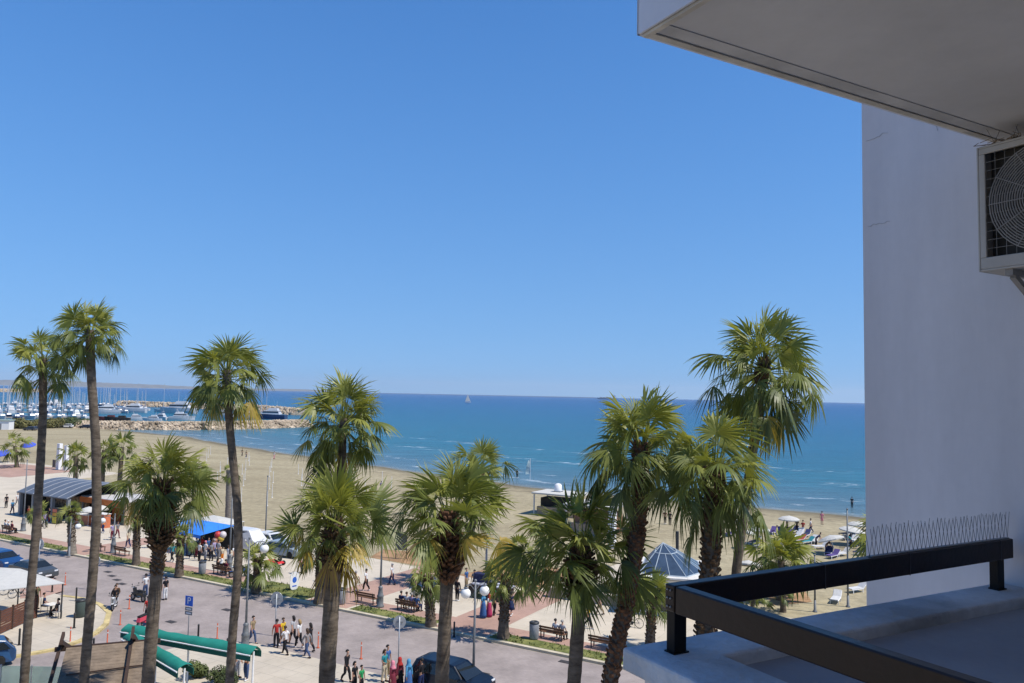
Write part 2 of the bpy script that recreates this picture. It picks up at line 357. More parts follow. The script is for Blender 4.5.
# forecourt pavement on the hotel side, and the corner pavement beyond the side road
mb = MB(); mb.prism([P(-120, -8.6), P(22, -8.6), P(25, -10.5), P(25.2, -14), P(22, -60), P(-120, -60)], 0, .06)
tag(mb.build('forecourt_pavement', m_near), 'pale concrete forecourt pavement on the hotel side', 'pavement', kind='structure')
cc = [at(62, 597), at(84, 600), at(100, 606), at(109, 614), at(106, 625), at(96, 634), at(80, 642), at(58, 650), at(30, 655), at(-20, 664)]
mb = MB(); mb.prism([c.to_tuple() for c in cc] + [P(60, -60), P(180, -60), P(180, -8.6), P(48.5, -8.6)], 0, .1)
tag(mb.build('corner_pavement', m_near), 'pale paved street corner left of the side road', 'pavement', kind='structure')
mb = MB()
for a, b in zip(cc[:-1], cc[1:]): mb.bar(a + Vector((0,0,.065)), b + Vector((0,0,.065)), .34, .14)
tag(mb.build('yellow_kerb', m_yel), 'yellow painted kerb curving round the street corner', 'kerb', kind='structure')
mb = MB(); mb.sheet([at(46, 574), at(62, 586), at(64, 592), at(44, 598), at(20, 600), at(20, 580)], .1045); tag(mb.build('red_paving', m_red), 'red brick paved patch beside the street corner bollards', 'paving', kind='structure')
# promenade
KZ = .12
mb = MB(); mb.prism([P(-120, .32), P(110, .32), P(150, .32), P(175, 30), P(150, 46), P(118, 46), P(112, 26), P(85, 22), P(50, 20), P(36, 15.5), P(14, 13.2), P(-120, 13.2)], 0, KZ)
tag(mb.build('promenade', m_prom), 'wide sunlit concrete promenade between road and beach', 'promenade', kind='structure')
mb = MB()
for a in range(-120, 150, 2): mb.box(P(a+1, .16, .075), (1.985, .3, .15), TANG)
tag(mb.build('kerb', m_kerb), 'pale stone kerb along the promenade side of the road', 'kerb', kind='structure')
def flat(name, poly, z, m, label, cat):
    mb = MB(); mb.sheet(poly, z); return tag(mb.build(name, m), label, cat, kind='structure')
flat('brick_strip', strip(-120, 150, 1.75, 3.1), KZ+.004, m_red, 'red brick strip under the promenade benches', 'paving')
flat('brick_path', strip(22.3, 26.3, .4, 16), KZ+.008, m_red, 'red brick path crossing the promenade beyond the advertising board', 'path')
flat('brick_path', strip(10.3, 14.4, .4, 13.1), KZ+.008, m_red, 'red brick path crossing the promenade towards the low planter wall', 'path')
flat('brick_path', strip(54.8, 58.2, .4, 20), KZ+.008, m_red, 'red brick path crossing the promenade near the arched kiosk', 'path')
flat('brick_paving', [P(125, 30), P(150, 26), P(148, 44), P(127, 44)], KZ+.008, m_red, 'pinkish brick area before the white pillars', 'paving')
mb = MB(); mb.prism([P(10.1, 13.3), P(13.4, 13.3), P(11.8, 27), P(8.6, 27)], 0, .06); tag(mb.build('sand_path', m_prom), 'pale concrete path leading to the beach beside the planter wall', 'path', kind='structure')
flat('earth_bed', [P(26, 15.4), P(33, 15.6), P(34.5, 19.5), P(28, 21)], .012, m_dirt, 'reddish bare earth around the black notice board', 'earth')
flat('earth_bed', [P(13.6, 14), P(22, 14), P(20, 22), P(12.4, 22)], .012, m_dirt, 'reddish bare earth under the small palms behind the handcart', 'earth')
flat('earth_bed', [at(768, 585), at(800, 583), at(812, 602), at(770, 606)], .012, m_dirt, 'reddish bare earth seen under the balcony rail', 'earth')
# grass verges: blades
m_grass = mat('verge_grass', (.075, .115, .025), .9, .35, 1.2, col2=(.17, .17, .055))
def grass(poly_tn, label, dens=26, z=KZ, hmax=.16):
    t0, t1, n0, n1 = poly_tn; mb = MB(); mb.sheet(strip(t0, t1, n0, n1), z+.012)
    for i in range(int((t1-t0)*(n1-n0)*dens)):
        t = rnd.uniform(t0, t1); n = rnd.uniform(n0, n1)
        if mnoise.noise(Vector((t*.5, n*.9, 2))) < -.28: continue
        p = P(t, n, z); a = rnd.uniform(0, 6.28); h = rnd.uniform(.05, hmax); wd = rnd.uniform(.03, .09)
        c = Vector((math.cos(a), math.sin(a), 0)); l = Vector((rnd.uniform(-.1, .1), rnd.uniform(-.1, .1), h))
        mb.add([p-c*wd, p+c*wd, p+l+c*wd*.2, p+l-c*wd*.2], [(0,1,2,3)])
    tag(mb.build('grass', m_grass), label, 'grass', kind='stuff')
grass((-30, 10, .4, 1.7), 'rough green grass verge below the benches on the right')
grass((14.6, 22, .4, 1.7), 'rough green grass verge between the two brick paths')
grass((26.5, 54.5, .4, 1.7), 'long green grass verge along the crowded stretch of kerb')
grass((58.5, 130, .4, 1.7), 'green grass verge at the far left end of the promenade')
grass((26.6, 33, 1.7, 3.2), 'wider patch of grass around the short palm by the kerb')

# oil stains / drain covers on the road
m_iron = mat('iron_cover', (.05, .045, .045), .7, .3, 6)
for i, (x, y, lb) in enumerate([(459, 673, 'dark drain cover on the road right of the blue car'), (483, 674, 'dark drain cover on the road nearest the tall right palm'), (227, 610, 'dark iron cover on the road beside the leaning slim palm'), (108, 572, 'dark iron cover first of the row on the road'), (112, 576, 'dark iron cover second of the row on the road'), (117, 580, 'dark iron cover third of the row on the road'), (122, 584, 'dark iron cover fourth of the row on the road'), (171, 622, 'dark iron cover on the road near the parking sign'), (565, 662, 'dark gully grate by the kerb under the benches')]):
    p = at(x, y); mb = MB(); mb.box((0, 0, 0), (.75, .45, .012)); mb.box((0, 0, .004), (.6, .3, .012)); o = mb.build('drain_cover', m_iron); o.location = (p.x, p.y, .014); o.rotation_euler.z = TANG
    tag(o, lb, 'drain cover', 'iron covers set in the road')

# ------------------------------------------------------------------ palms
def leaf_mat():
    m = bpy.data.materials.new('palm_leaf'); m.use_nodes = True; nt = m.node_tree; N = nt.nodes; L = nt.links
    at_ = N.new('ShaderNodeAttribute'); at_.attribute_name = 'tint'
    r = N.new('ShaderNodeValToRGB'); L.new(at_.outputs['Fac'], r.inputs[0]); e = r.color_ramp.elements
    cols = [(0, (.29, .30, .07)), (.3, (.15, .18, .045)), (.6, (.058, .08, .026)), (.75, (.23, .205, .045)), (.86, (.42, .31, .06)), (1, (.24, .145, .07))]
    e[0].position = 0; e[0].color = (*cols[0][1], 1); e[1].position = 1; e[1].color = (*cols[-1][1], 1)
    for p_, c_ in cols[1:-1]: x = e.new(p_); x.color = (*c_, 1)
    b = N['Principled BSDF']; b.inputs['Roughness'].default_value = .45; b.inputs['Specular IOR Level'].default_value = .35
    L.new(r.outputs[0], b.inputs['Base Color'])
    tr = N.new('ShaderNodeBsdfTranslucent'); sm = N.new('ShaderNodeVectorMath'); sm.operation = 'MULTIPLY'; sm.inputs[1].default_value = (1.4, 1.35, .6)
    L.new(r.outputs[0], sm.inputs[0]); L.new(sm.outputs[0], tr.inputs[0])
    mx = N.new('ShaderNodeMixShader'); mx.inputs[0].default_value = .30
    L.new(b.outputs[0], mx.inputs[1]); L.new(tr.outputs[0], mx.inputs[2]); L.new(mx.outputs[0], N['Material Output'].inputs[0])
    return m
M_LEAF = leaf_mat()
def trunk_mat(name, c1, c2, ring):
    m = bpy.data.materials.new(name); m.use_nodes = True; nt = m.node_tree; N = nt.nodes; L = nt.links; b = N['Principled BSDF']; b.inputs['Roughness'].default_value = .95; b.inputs['Specular IOR Level'].default_value = .1
    tc = N.new('ShaderNodeTexCoord'); mp = N.new('ShaderNodeMapping'); mp.inputs['Scale'].default_value = (1, 1, ring); L.new(tc.outputs['Object'], mp.inputs[0])
    n1 = N.new('ShaderNodeTexNoise'); n1.inputs['Scale'].default_value = 2.2; n1.inputs['Detail'].default_value = 8; n1.inputs['Roughness'].default_value = .7; L.new(mp.outputs[0], n1.inputs['Vector'])
    r = N.new('ShaderNodeValToRGB'); L.new(n1.outputs[0], r.inputs[0]); r.color_ramp.elements[0].position = .32; r.color_ramp.elements[0].color = (*c1, 1); r.color_ramp.elements[1].position = .68; r.color_ramp.elements[1].color = (*c2, 1)
    L.new(r.outputs[0], b.inputs['Base Color'])
    bp = N.new('ShaderNodeBump'); bp.inputs['Strength'].default_value = .7; bp.inputs['Distance'].default_value = .06; L.new(n1.outputs[0], bp.inputs['Height']); L.new(bp.outputs[0], b.inputs['Normal'])
    return m
M_TRUNK = trunk_mat('palm_bark', (.06, .047, .036), (.185, .15, .115), 2.6)
M_TRUNKG = trunk_mat('palm_bark_grey', (.13, .115, .095), (.30, .265, .22), 5)
M_BOOT = trunk_mat('palm_leaf_bases', (.035, .022, .014), (.15, .095, .055), 1.5)
M_BOOTR = trunk_mat('palm_leaf_bases_red', (.05, .028, .018), (.20, .105, .06), 1.5)
ZV = Vector((0, 0, 1))
def fan(mb, base, az, el, pet, rad, droop, tint, rg, nseg=26, spread=108):
    h = Vector((math.cos(az), math.sin(az), 0)); L0 = pet
    e2 = el - droop*.55
    hub = base + h*(math.cos(el)*L0) + ZV*(math.sin(el)*L0 - droop*L0*.12)
    d = (h*math.cos(e2) + ZV*math.sin(e2)).normalized(); s = d.cross(ZV)
    s = s.normalized() if s.length > .05 else Vector((-math.sin(az), math.cos(az), 0))
    roll = rg.gauss(0, .75); nn = s.cross(d).normalized(); s2 = s*math.cos(roll) + nn*math.sin(roll); nn = s2.cross(d).normalized(); s = s2
    # petiole
    mid = (base+hub)/2 + ZV*.04*L0; w0 = .035
    vs = []
    for p, w_ in ((base, w0), (mid, w0*.7), (hub, w0*.5)): vs += [p - s*w_, p + s*w_, p - nn*w_*.8]
    mb.add(vs, [(0,3,4,1),(3,6,7,4),(1,4,5,2),(4,7,8,5),(2,5,3,0),(5,8,6,3)], min(1, tint*.7+.12))
    dth = 2*R(spread)/nseg
    bend = s*rg.uniform(-.3, .3)*rad
    for k in range(nseg):
        if rg.random() < .05: continue
        th = -R(spread) + dth*(k+.5) + rg.uniform(-.04, .04)
        ln = rad*(.70+.30*math.cos(th*.8))*rg.uniform(.74, 1.10)
        dr = d*math.cos(th) + s*math.sin(th) - nn*(.30*abs(math.sin(th)) + .05)
        dr.normalize(); wv = (s*math.cos(th) - d*math.sin(th))
        sg = droop*rg.uniform(.6, 1.35)*(1+.35*abs(math.sin(th)))
        vs = []; fs = []
        for i, u in enumerate((.03, .32, .55, .75, .90, 1.0)):
            p = hub + dr*(ln*u*(1 - .18*sg*u)) - ZV*(ln*sg*.62*u**2.3) + bend*u*u
            w_ = ln*(u*math.tan(dth/2)*1.12 if u < .48 else math.tan(dth/2)*.50*max(.03, (1-u)/.52)**.8)
            vs += [p - wv*w_ + nn*w_*.35, p + wv*w_ - nn*w_*.35]
        for i in range(5): fs.append((2*i, 2*i+1, 2*i+3, 2*i+2))
        mb.add(vs, fs, min(1, max(0, tint + rg.uniform(-.06, .08))))
def palm(label, pts, Y, crown_px, tr_px, seed, leaves=40, boots=0.0, boot_w=1.6, rough=0.0, old=0, skirt=0, grey=False, red=False, base=None, nseg=26, group='palms along the seafront', elmin=-50, lean=(0,0), droop=(.12, .75), name='palm_tree'):
    rg = random.Random(seed)
    W = [atd(x, y, Y) for x, y in pts]
    if base is not None:
        W.append(base.copy())
    else:
        a, b = W[-2], W[-1]; k = (b.z)/(a.z-b.z); e = b + (b-a)*k*.7; e.z = 0
        W.append(e)
    W = W[::-1]; B = W[0].copy(); W = [p - B for p in W]; H = W[-1].z
    T = thing(name, label, 'palm tree', B, 0, group)
    rad = crown_px*Y/FPX; tr = tr_px*Y/FPX/2
    # smooth centre line
    def cl(z):
        z = min(max(z, 0), H)
        for a, b in zip(W, W[1:]):
            if z <= b.z or b is W[-1]:
                f = (z-a.z)/max(1e-6, b.z-a.z); return a.lerp(b, f)
    def cls(z): return (cl(z-.9)+cl(z+.9)+cl(z-.45)+cl(z+.45)+cl(z))/5 if .9 < z < H-.9 else cl(z)
    n = 14; mb = MB(); vs = []; nz_ = int(H/.22)+2
    for i in range(nz_+1):
        z = H*i/nz_; c = cls(z); c.z = z; rr = tr*(1 + .35*math.exp(-z/.5) - .12*z/H)
        for k in range(n):
            a = 2*math.pi*k/n; q = rr*(1 + .07*mnoise.noise(Vector((math.cos(a)*1.5+seed, math.sin(a)*1.5, z*2.2))) + (.03 if i % 2 else -.02))
            vs.append(c + Vector((math.cos(a)*q, math.sin(a)*q, 0)))
    fs = [(i*n+k, i*n+(k+1) % n, (i+1)*n+(k+1) % n, (i+1)*n+k) for i in range(nz_) for k in range(n)]
    mb.add(vs, fs); mb.build('trunk', M_TRUNKG if grey else M_TRUNK, T, smooth=True)
    if boots > 0 or rough > 0:
        mb = MB()
        def stubs(z0, z1, wmul, ln, dens):
            cnt = int((z1-z0)*dens)
            for i in range(cnt):
                z = z0 + (z1-z0)*(i+rg.random())/cnt; f = (z-z0)/(z1-z0); a = i*2.399+rg.uniform(-.2, .2)
                shape = wmul*(.65+.5*math.sin(math.pi*min(1, f*1.05)**.8)) if wmul > 1.2 else wmul
                c = cls(z); c.z = z; o_ = Vector((math.cos(a), math.sin(a), 0)); sd = Vector((-math.sin(a), math.cos(a), 0))
                r0 = tr*.8; l = ln*rg.uniform(.6, 1.25); rt = tr*shape*rg.uniform(.85, 1.12)
                p0 = c + o_*r0; p1 = c + o_*rt + ZV*l*.75; wd = rg.uniform(.05, .09)*(1.0 if tr > .15 else .7)
                mb.add([p0-sd*wd*1.3, p0+sd*wd*1.3, p1+sd*wd*.6, p1-sd*wd*.6, p0-sd*wd-ZV*.08, p0+sd*wd-ZV*.08, p1+sd*wd*.5-ZV*.05+o_*.02, p1-sd*wd*.5-ZV*.05+o_*.02], [(0,1,2,3),(4,7,6,5),(0,4,5,1),(1,5,6,2),(2,6,7,3),(3,7,4,0)])
        if boots > 0: stubs(H-boots, H+.05, boot_w, .26, 95)
        if rough > 0: stubs(max(.3, H-boots-rough), H-boots, 1.12, .12, 55)
        mb.build('leaf_base_collar', M_BOOTR if red else M_BOOT, T)
    top = W[-1]; mb = MB()
    leaves = int(leaves*rg.uniform(1.1, 1.4)); gap = rg.uniform(0, 6.28)
    for i in range(leaves):
        a = (i+.5)/leaves; az = i*2.39996+rg.uniform(-.5, .5)
        el = R(86) - a**.95*(R(86)-R(elmin)) + rg.uniform(-.22, .22)
        dr = droop[0] + (droop[1]-droop[0])*a + rg.uniform(-.08, .2)
        pl = rad*(.50+.12*min(1, a*1.6))*rg.uniform(.72, 1.25); bl = rad*(.60 - .10*a)*rg.uniform(.8, 1.15)
        if i % 3 == 1: pl *= .55; bl *= .92; el -= .12
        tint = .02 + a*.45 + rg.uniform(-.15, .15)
        if i >= leaves-old: tint = rg.uniform(.74, .9)
        if math.cos(az-gap) > .9 and rg.random() < .6: pl *= .7; bl *= .8
        b0 = top + Vector((math.cos(az)*tr*.5, math.sin(az)*tr*.5, -.05-.5*a*min(1, rad/2)))
        fan(mb, b0, az + lean[0], el, pl, bl, dr, max(0, tint), rg, nseg)
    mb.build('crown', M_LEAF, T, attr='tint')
    if skirt:
        mb = MB()
        for i in range(skirt):
            az = rg.uniform(0, 6.28); z = H - rg.uniform(.2, .5+boots*.5); c = cls(z); c.z = z
            fan(mb, c + Vector((math.cos(az), math.sin(az), 0))*tr*.9, az, R(rg.uniform(-80, -62)), rad*.3, rad*.62, .5, rg.uniform(.86, 1.0), rg, 14, 38)
        mb.build('dead_fronds', M_LEAF, T, attr='tint')
    return T
palm('slim tall palm at the far left of the photograph, behind another tall crown', [(43, 358), (43, 420), (37, 520), (29, 610), (25, 668)], 38.5, 36, 8.2, 1, 38, elmin=-42)
palm('tallest slim palm on the left, rising beside the brown timber roof', [(90, 330), (91, 375), (96, 440), (97, 520), (90, 610), (86, 655)], 36.6, 37, 9.2, 2, 42, elmin=-42)
palm('slim leaning palm with yellowish skirt standing before the breakwater', [(227, 370), (228, 410), (238, 510), (239, 560), (232, 640), (230, 675)], 31.5, 45, 8.6, 3, 44, old=5, elmin=-52)
palm('stout shaggy palm rising between the timber roof and the green awnings', [(163, 482), (162, 520), (156, 580), (151, 640)], 34, 50, 12.5, 4, 42, boots=2.9, boot_w=2.3, elmin=-22, old=2, rough=1)
palm('palm with ragged crown overlapping the shoreline, behind a stouter palm', [(343, 418), (342, 470), (337, 520), (333, 600)], 31.6, 51, 9, 5, 46, old=2, elmin=-55)
palm('stout palm with yellow lower fronds and a collar of cut leaf bases, near the bin', [(334, 522), (334, 560), (331, 610), (327, 675)], 28.9, 60, 17, 6, 46, boots=1.9, boot_w=1.45, old=5, skirt=3, elmin=-8, droop=(.06, .42), red=False)
palm('palm with a dark shaggy collar and yellow fronds above the blue parked car', [(449, 515), (448, 560), (445, 620), (442, 678)], 26.3, 64, 14, 7, 46, boots=2.2, boot_w=2.1, old=6, elmin=-10, droop=(.06, .42), red=True)
palm('small crowned palm in the sand peeping out behind the yellow fronded one', [(480, 470), (474, 520), (462, 560)], 66, 34, 8, 8, 34, base=at(452, 585), boots=2, boot_w=1.3)
palm('low drooping palm with dark collar in front of the planter wall', [(580, 548), (580, 590), (578, 630), (574, 678)], 23.9, 72, 14.5, 9, 46, boots=1.6, boot_w=2.2, elmin=-20, droop=(.12, .65))
palm('leaning rough barked palm left of the glass pyramid roof', [(640, 442), (641, 500), (633, 570), (618, 640), (612, 668)], 23.3, 61, 15.5, 10, 46, rough=9, elmin=-45, droop=(.15, .85), red=True)
palm('stocky rough barked palm right of the glass pyramid roof', [(713, 468), (714, 510), (710, 560), (706, 620)], 21.9, 63, 18.5, 11, 48, rough=9, boots=.8, boot_w=1.2, elmin=-52, droop=(.2, .9))
palm('tallest palm on the right, its crown standing clear against the sky', [(764, 362), (757, 425), (748, 480), (740, 540), (735, 580)], 24, 64, 10, 12, 50, old=3, elmin=-62, boots=.8, boot_w=1.3, droop=(.12, .8))
VG = 'short palms planted along the promenade verge'
def vpalm(label, top, base, crown_px, tr_px, seed, leaves=22, grey=False, z=KZ, el=-30, **k):
    b = at(*base, z); mid = ((top[0]*.6+base[0]*.4), (top[1]*.6+base[1]*.4))
    palm(label, [top, mid], b.y, crown_px, tr_px, seed, leaves, base=b, nseg=16, group=VG, rough=2.5, boots=.4, boot_w=1.2, grey=grey, elmin=el, **k)
vpalm('short palm on the verge left of the two empty benches near the arched kiosk', (71, 512), (72, 554), 14, 7, 21, grey=True)
vpalm('short trunked palm on the verge, partly behind the far left tall palm', (38, 512), (38, 543), 12, 6, 22)
vpalm('thin young palm on the verge between empty benches and crowd', (137, 517), (136, 565), 15, 6.5, 23, 16)
vpalm('short palm on the verge in front of the blue canopy', (181, 537), (179, 576), 16, 7, 24, 22, el=-10)
vpalm('bushy short palm on the verge in front of the silver car', (258, 560), (256, 592), 26, 8, 25, 26)
vpalm('short stout palm on the verge next to the advertising board', (321, 548), (320, 603), 26, 10, 26, 24)
vpalm('short palm on the verge behind the yellow fronded palm', (428, 578), (431, 626), 22, 9, 27, 22)
vpalm('short stout palm on the verge between the women and the bin', (506, 577), (503, 638), 30, 9.5, 28, 28, el=-15)
vpalm('young bright green palm on the verge before the glass pyramid', (652, 597), (650, 648), 30, 9, 29, 28, el=-5)
BG = 'palms farther off along the promenade and beach'
def fpalm(label, top, base, crown_px, tr_px, seed, leaves=20, z=0, **k):
    b = at(*base, z); mid = ((top[0]*.6+base[0]*.4), (top[1]*.6+base[1]*.4))
    palm(label, [top, mid], b.y, crown_px, tr_px, seed, leaves, base=b, nseg=12, group=BG, **k)
fpalm('dark round crowned palm standing behind the arched kiosk', (76, 455), (75, 492), 17, 4.5, 31, 24)
fpalm('dusty palm by the blue parasols at the left edge', (15, 446), (17, 468), 17, 3.6, 32, 22)
fpalm('thin palm behind the arched kiosk, half hidden by the shaggy palm', (104, 450), (102, 492), 17, 4, 33, 20)
fpalm('palm behind the arched kiosk with its crown against the shaggy palm', (122, 447), (119, 492), 18, 4.5, 34, 22)
fpalm('palm standing behind the blue canopy', (195, 474), (194, 522), 20, 6, 35, 24)
fpalm('nearly bare palm with a thick grey trunk behind the blue canopy', (230, 470), (229, 528), 14, 8, 36, 10, grey=True)
fpalm('small palm in the earth bed left of the child in red', (519, 552), (518, 581), 22, 5, 37, 18)
fpalm('small palm in the earth bed right of the child in red', (538, 555), (536, 584), 20, 5, 38, 16)
fpalm('bushy grey green palm on the beach just above the balcony rail', (781, 560), (781, 600), 36, 8, 39, 40, elmin=-5, droop=(.1, .6))
fpalm('small palm in the sand seen under the balcony rail', (783, 590), (783, 612), 15, 5, 40, 20, elmin=-5)
fpalm('small spiky palm under the rail next to the corner post', (753, 598), (752, 615), 17, 4, 41, 20, elmin=0)
fpalm('palm with drooping fronds half hidden by the white side wall', (889, 536), (889, 640), 40, 9, 42, 34, z=KZ, elmin=-60)
# ------------------------------------------------------------------ neighbouring hotel
def U(a, b, z=0.0): return U1*a + U2*b + Vector((0, 0, z))
def un(p): return p.dot(U1), p.dot(U2)
Yc = 3.2
rc0 = atd(665, 583, Yc); re0 = atd(1018, 535, 4.54)
RA, RB = un(rc0); RTOP = rc0.z
REND = [a for a in [RA + i*.005 for i in range(2000)] if (U1*a+U2*RB).x/(U1*a+U2*RB).y <= ray(1013, 540).x/ray(1013, 540).y][-1]
PT = RTOP - .265                                # parapet top
pa = at(622, 647, PT); PA, PB = un(pa)          # outer corner of the parapet
WALLA = REND + .06
sa = atd(641, 42, Yc); SA, SB = un(sa); ST = (sa.z + atd(1000, 135, 4.45).z)/2
wx = ray(864, 300); kk = wx.x/wx.y
# where the sight line of the wall's edge meets the wall plane
bb = [b for b in [i*.005 for i in range(200, 1200)] if (U1*WALLA + U2*b).x/(U1*WALLA + U2*b).y <= kk][0]; WB = bb
def stucco(name, col, stain):
    m = mat(name, col, .92, .05, .8, bump=.25, bscale=60, fine=.03)
    return m
m_wall = mat('white_stucco', (.70, .67, .675), .92, .10, 1.1, bump=.04, bscale=60, fine=.03, stretch=(1, 1, .18))
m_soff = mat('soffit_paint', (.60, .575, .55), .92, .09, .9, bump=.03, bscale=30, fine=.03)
m_ledge = mat('ledge_plaster', (.47, .485, .50), .85, .32, 1.3, bump=.3, bscale=30, fine=.06)
m_floor = mat('balcony_membrane', (.30, .30, .315), .8, .12, 1.2, bump=.15, bscale=20)
hot = thing('hotel_building', 'white hotel wing at the right with concrete balconies and a tall side wall', 'hotel', U(WALLA, -1, 0))
HO = U(WALLA, -1, 0)
def ubox(mb, a0, a1, b0, b1, z0, z1):
    q = [U(a0, b0) - HO, U(a1, b0) - HO, U(a1, b1) - HO, U(a0, b1) - HO]; mb.prism([(p.x, p.y) for p in q], z0, z1)
mb = MB(); ubox(mb, WALLA, WALLA+.3, -3.2, WB, 0, 21.5); o = mb.build('side_wall', m_wall, hot)
mb = MB(); ubox(mb, SA+.6, WALLA-.002, -14, -1.2, 0, 21); ubox(mb, WALLA+.302, WALLA+14, -14, WB-.35, 0, 21.2); mb.build('wall', m_wall, hot)
mb = MB(); ubox(mb, -9, SA-1.0, -14, -1.1, 0, 21); mb.build('wall', m_wall, hot)  # unseen block behind the camera, added to cut sky light on the side wall
mb = MB(); ubox(mb, -2.6, .95, -1.098, .55, HC+1.15, HC+1.4); mb.build('balcony_slab', m_soff, hot); mb = MB(); ubox(mb, -2.6, .95, -1.098, .45, HC-1.75, HC-1.55); mb.build('balcony_slab', m_soff, hot)  # camera's own balcony, unseen; upper slab added to block sky light on side wall
# hairline cracks in the side wall plaster
m_crack = mat('plaster_crack', (.45, .44, .45), .9, .1, 5)
rg = random.Random(5)
for (x0, y0, x1, y1) in ((866, 141, 888, 132), (868, 226, 890, 222), (930, 104, 938, 132)):
    prev = None; mb = MB()
    for i in range(9):
        f = i/8; d = ray(x0+(x1-x0)*f, y0+(y1-y0)*f + rg.uniform(-1.2, 1.2)); k = WALLA/d.dot(U1); p = Vector((0,0,HC)) + d*k - U1*.0015 - HO
        if prev: mb.bar(prev, p, .0026, .003)
        prev = p
    mb.build('crack', m_crack, hot)
# balcony above: slab with drip lip along its edge
TH = .42
mb = MB(); ubox(mb, SA, WALLA-.004, -6, SB, ST, ST+TH); mb.build('balcony_slab', m_soff, hot)
m_fasc = mat('fascia_paint', (.72, .72, .75), .9, .06, 1.2, bump=.1)
mb = MB(); ubox(mb, SA-.012, SA-.001, -6, SB+.012, ST-.004, ST+TH+.04); ubox(mb, SA-.012, WALLA-.006, SB+.001, SB+.013, ST-.004, ST+TH+.04); mb.build('fascia', m_fasc, hot)
m_drip = mat('drip_edge', (.50, .48, .455), .9, .2, 2.0)
mb = MB(); ubox(mb, SA+.035, WALLA-.01, SB-.125, SB-.05, ST-.0035, ST-.002); mb.build('drip_groove', m_drip, hot)
mb = MB(); ubox(mb, SA+.01, WALLA-.01, SB-.04, SB-.005, ST-.008, ST-.002); ubox(mb, SA+.004, SA+.03, -6, SB-.005, ST-.016, ST-.003); mb.build('drip_edge', mat('drip_lip', (.55, .5, .42), .9, .25, 3), hot)
# this level: parapet with broad ledge round a shallow recessed floor
ic = un(at(724, 655, PT)); LW1 = PB - ic[1]; LW2 = ic[0] - PA
mb = MB(); T_ = .09
q_ = [U(a, b) - HO for a, b in ((PA, PB), (PA, -6), (PA+LW2, -6), (PA+LW2, PB-LW1), (WALLA-.004, PB-LW1), (WALLA-.004, PB))]; mb.prism([(p.x, p.y) for p in q_], PT-T_, PT); lo = mb.build('balcony_ledge', m_ledge, hot); bevel(lo, .012, 2)
mb = MB(); ubox(mb, PA+.07, WALLA-.006, PB-LW1+.03, PB-.06, PT-1.25, PT-T_-.001); ubox(mb, PA+.07, PA+LW2-.05, -6, PB-LW1+.028, PT-1.25, PT-T_-.002); mb.build('balcony_parapet', m_wall, hot)
mb = MB(); ubox(mb, PA+LW2-.04, WALLA-.008, -6, PB-LW1+.02, PT-.3, PT-.055); mb.build('balcony_floor', m_floor, hot)
# other balconies of the stack, below and above
for k in range(1, 5):
    z = PT - 3.1*k
    mb = MB(); ubox(mb, PA+.07, WALLA-.005, PB-.3, PB-.06, z-1.0, z); ubox(mb, PA+.07, PA+.3, -1.2, PB-.302, z-1.0, z); ubox(mb, PA+.05, WALLA-.006, -1.2, PB-.05, z-1.25, z-1.002); mb.build('balcony_parapet', m_wall, hot)
m_glass = mat('dark_window_glass', (.03, .04, .05), .08, .1, 2, spec=.6)
for k in range(0, 5):
    mb = MB(); z = PT - 3.1*k
    ubox(mb, PA+1.0, PA+2.4, -1.2, -1.17, z-.9, z+1.2); wdo = mb.build('window', m_glass, hot)
    mb = MB()
    for a in (1.0, 1.68, 2.36): ubox(mb, PA+a, PA+a+.06, -1.169, -1.14, z-.9, z+1.2)
    ubox(mb, PA+1.0, PA+2.42, -1.168, -1.13, z+1.2, z+1.26); mb.build('frame', mat('window_frame', (.7, .7, .7), .5, .03), wdo)

# railing: flat dark steel boards on short posts
m_rail = mat('dark_painted_rail', (.017, .0072, .005), .38, .25, 5, spec=.33, bump=.05)
m_post = mat('dark_painted_post', (.007, .006, .006), .5, .15, 5, spec=.2)
ral = thing('balcony_railing', 'dark brown board railing on the corner of the neighbouring white balcony', 'railing', U(RA, RB, PT)); RO = U(RA, RB, 0)
def rb(mb, a0, a1, b0, b1, z0, z1):
    q = [U(a0, b0) - RO, U(a1, b0) - RO, U(a1, b1) - RO, U(a0, b1) - RO]; mb.prism([(p.x, p.y) for p in q], z0, z1)
ral.rotation_euler.z = R(1.2); hR = RTOP - PT; bh = .106; tw = .055
mb = MB(); rb(mb, RA, REND, RB-tw, RB, hR-bh, hR); bevel(mb.build('rail_board', m_rail, ral), .006)
mb = MB(); rb(mb, RA+.0015, RA+tw, -4, RB-tw-.002, hR-bh-.002, hR-.002); bevel(mb.build('rail_board', m_rail, ral), .006)
for a, b in ((RA+.004, RB-tw+.002), (REND-.16, RB-tw+.002), (RA+.004, RB-2.6)):
    mb = MB(); rb(mb, a, a+.062, b, b+.045, .003, hR-bh+.002); mb.build('post', m_post, ral)
    mb = MB(); rb(mb, a-.008, a+.070, b-.008, b+.050, 0, .006); mb.build('base_plate', m_post, ral)
m_bolt = mat('bolt_head', (.35, .33, .31), .4, .1, 9, metal=.8)
for z in (.02, .052, .085):
    for b in (.018, .036):
        mb = MB(); c = U(RA-.003, RB-b) - RO + Vector((0, 0, hR-z)); mb.ball(c, .0045, 8, 5); mb.build('bolt', m_bolt, ral)
mb = MB()
for a in (REND-.13, REND-.95, RA+.9): rb(mb, a, a+.004, RB-tw-.002, RB+.002, hR-bh-.001, hR+.0015)
mb.build('joint', mat('rail_joint', (.09, .085, .09), .5, .1), ral)

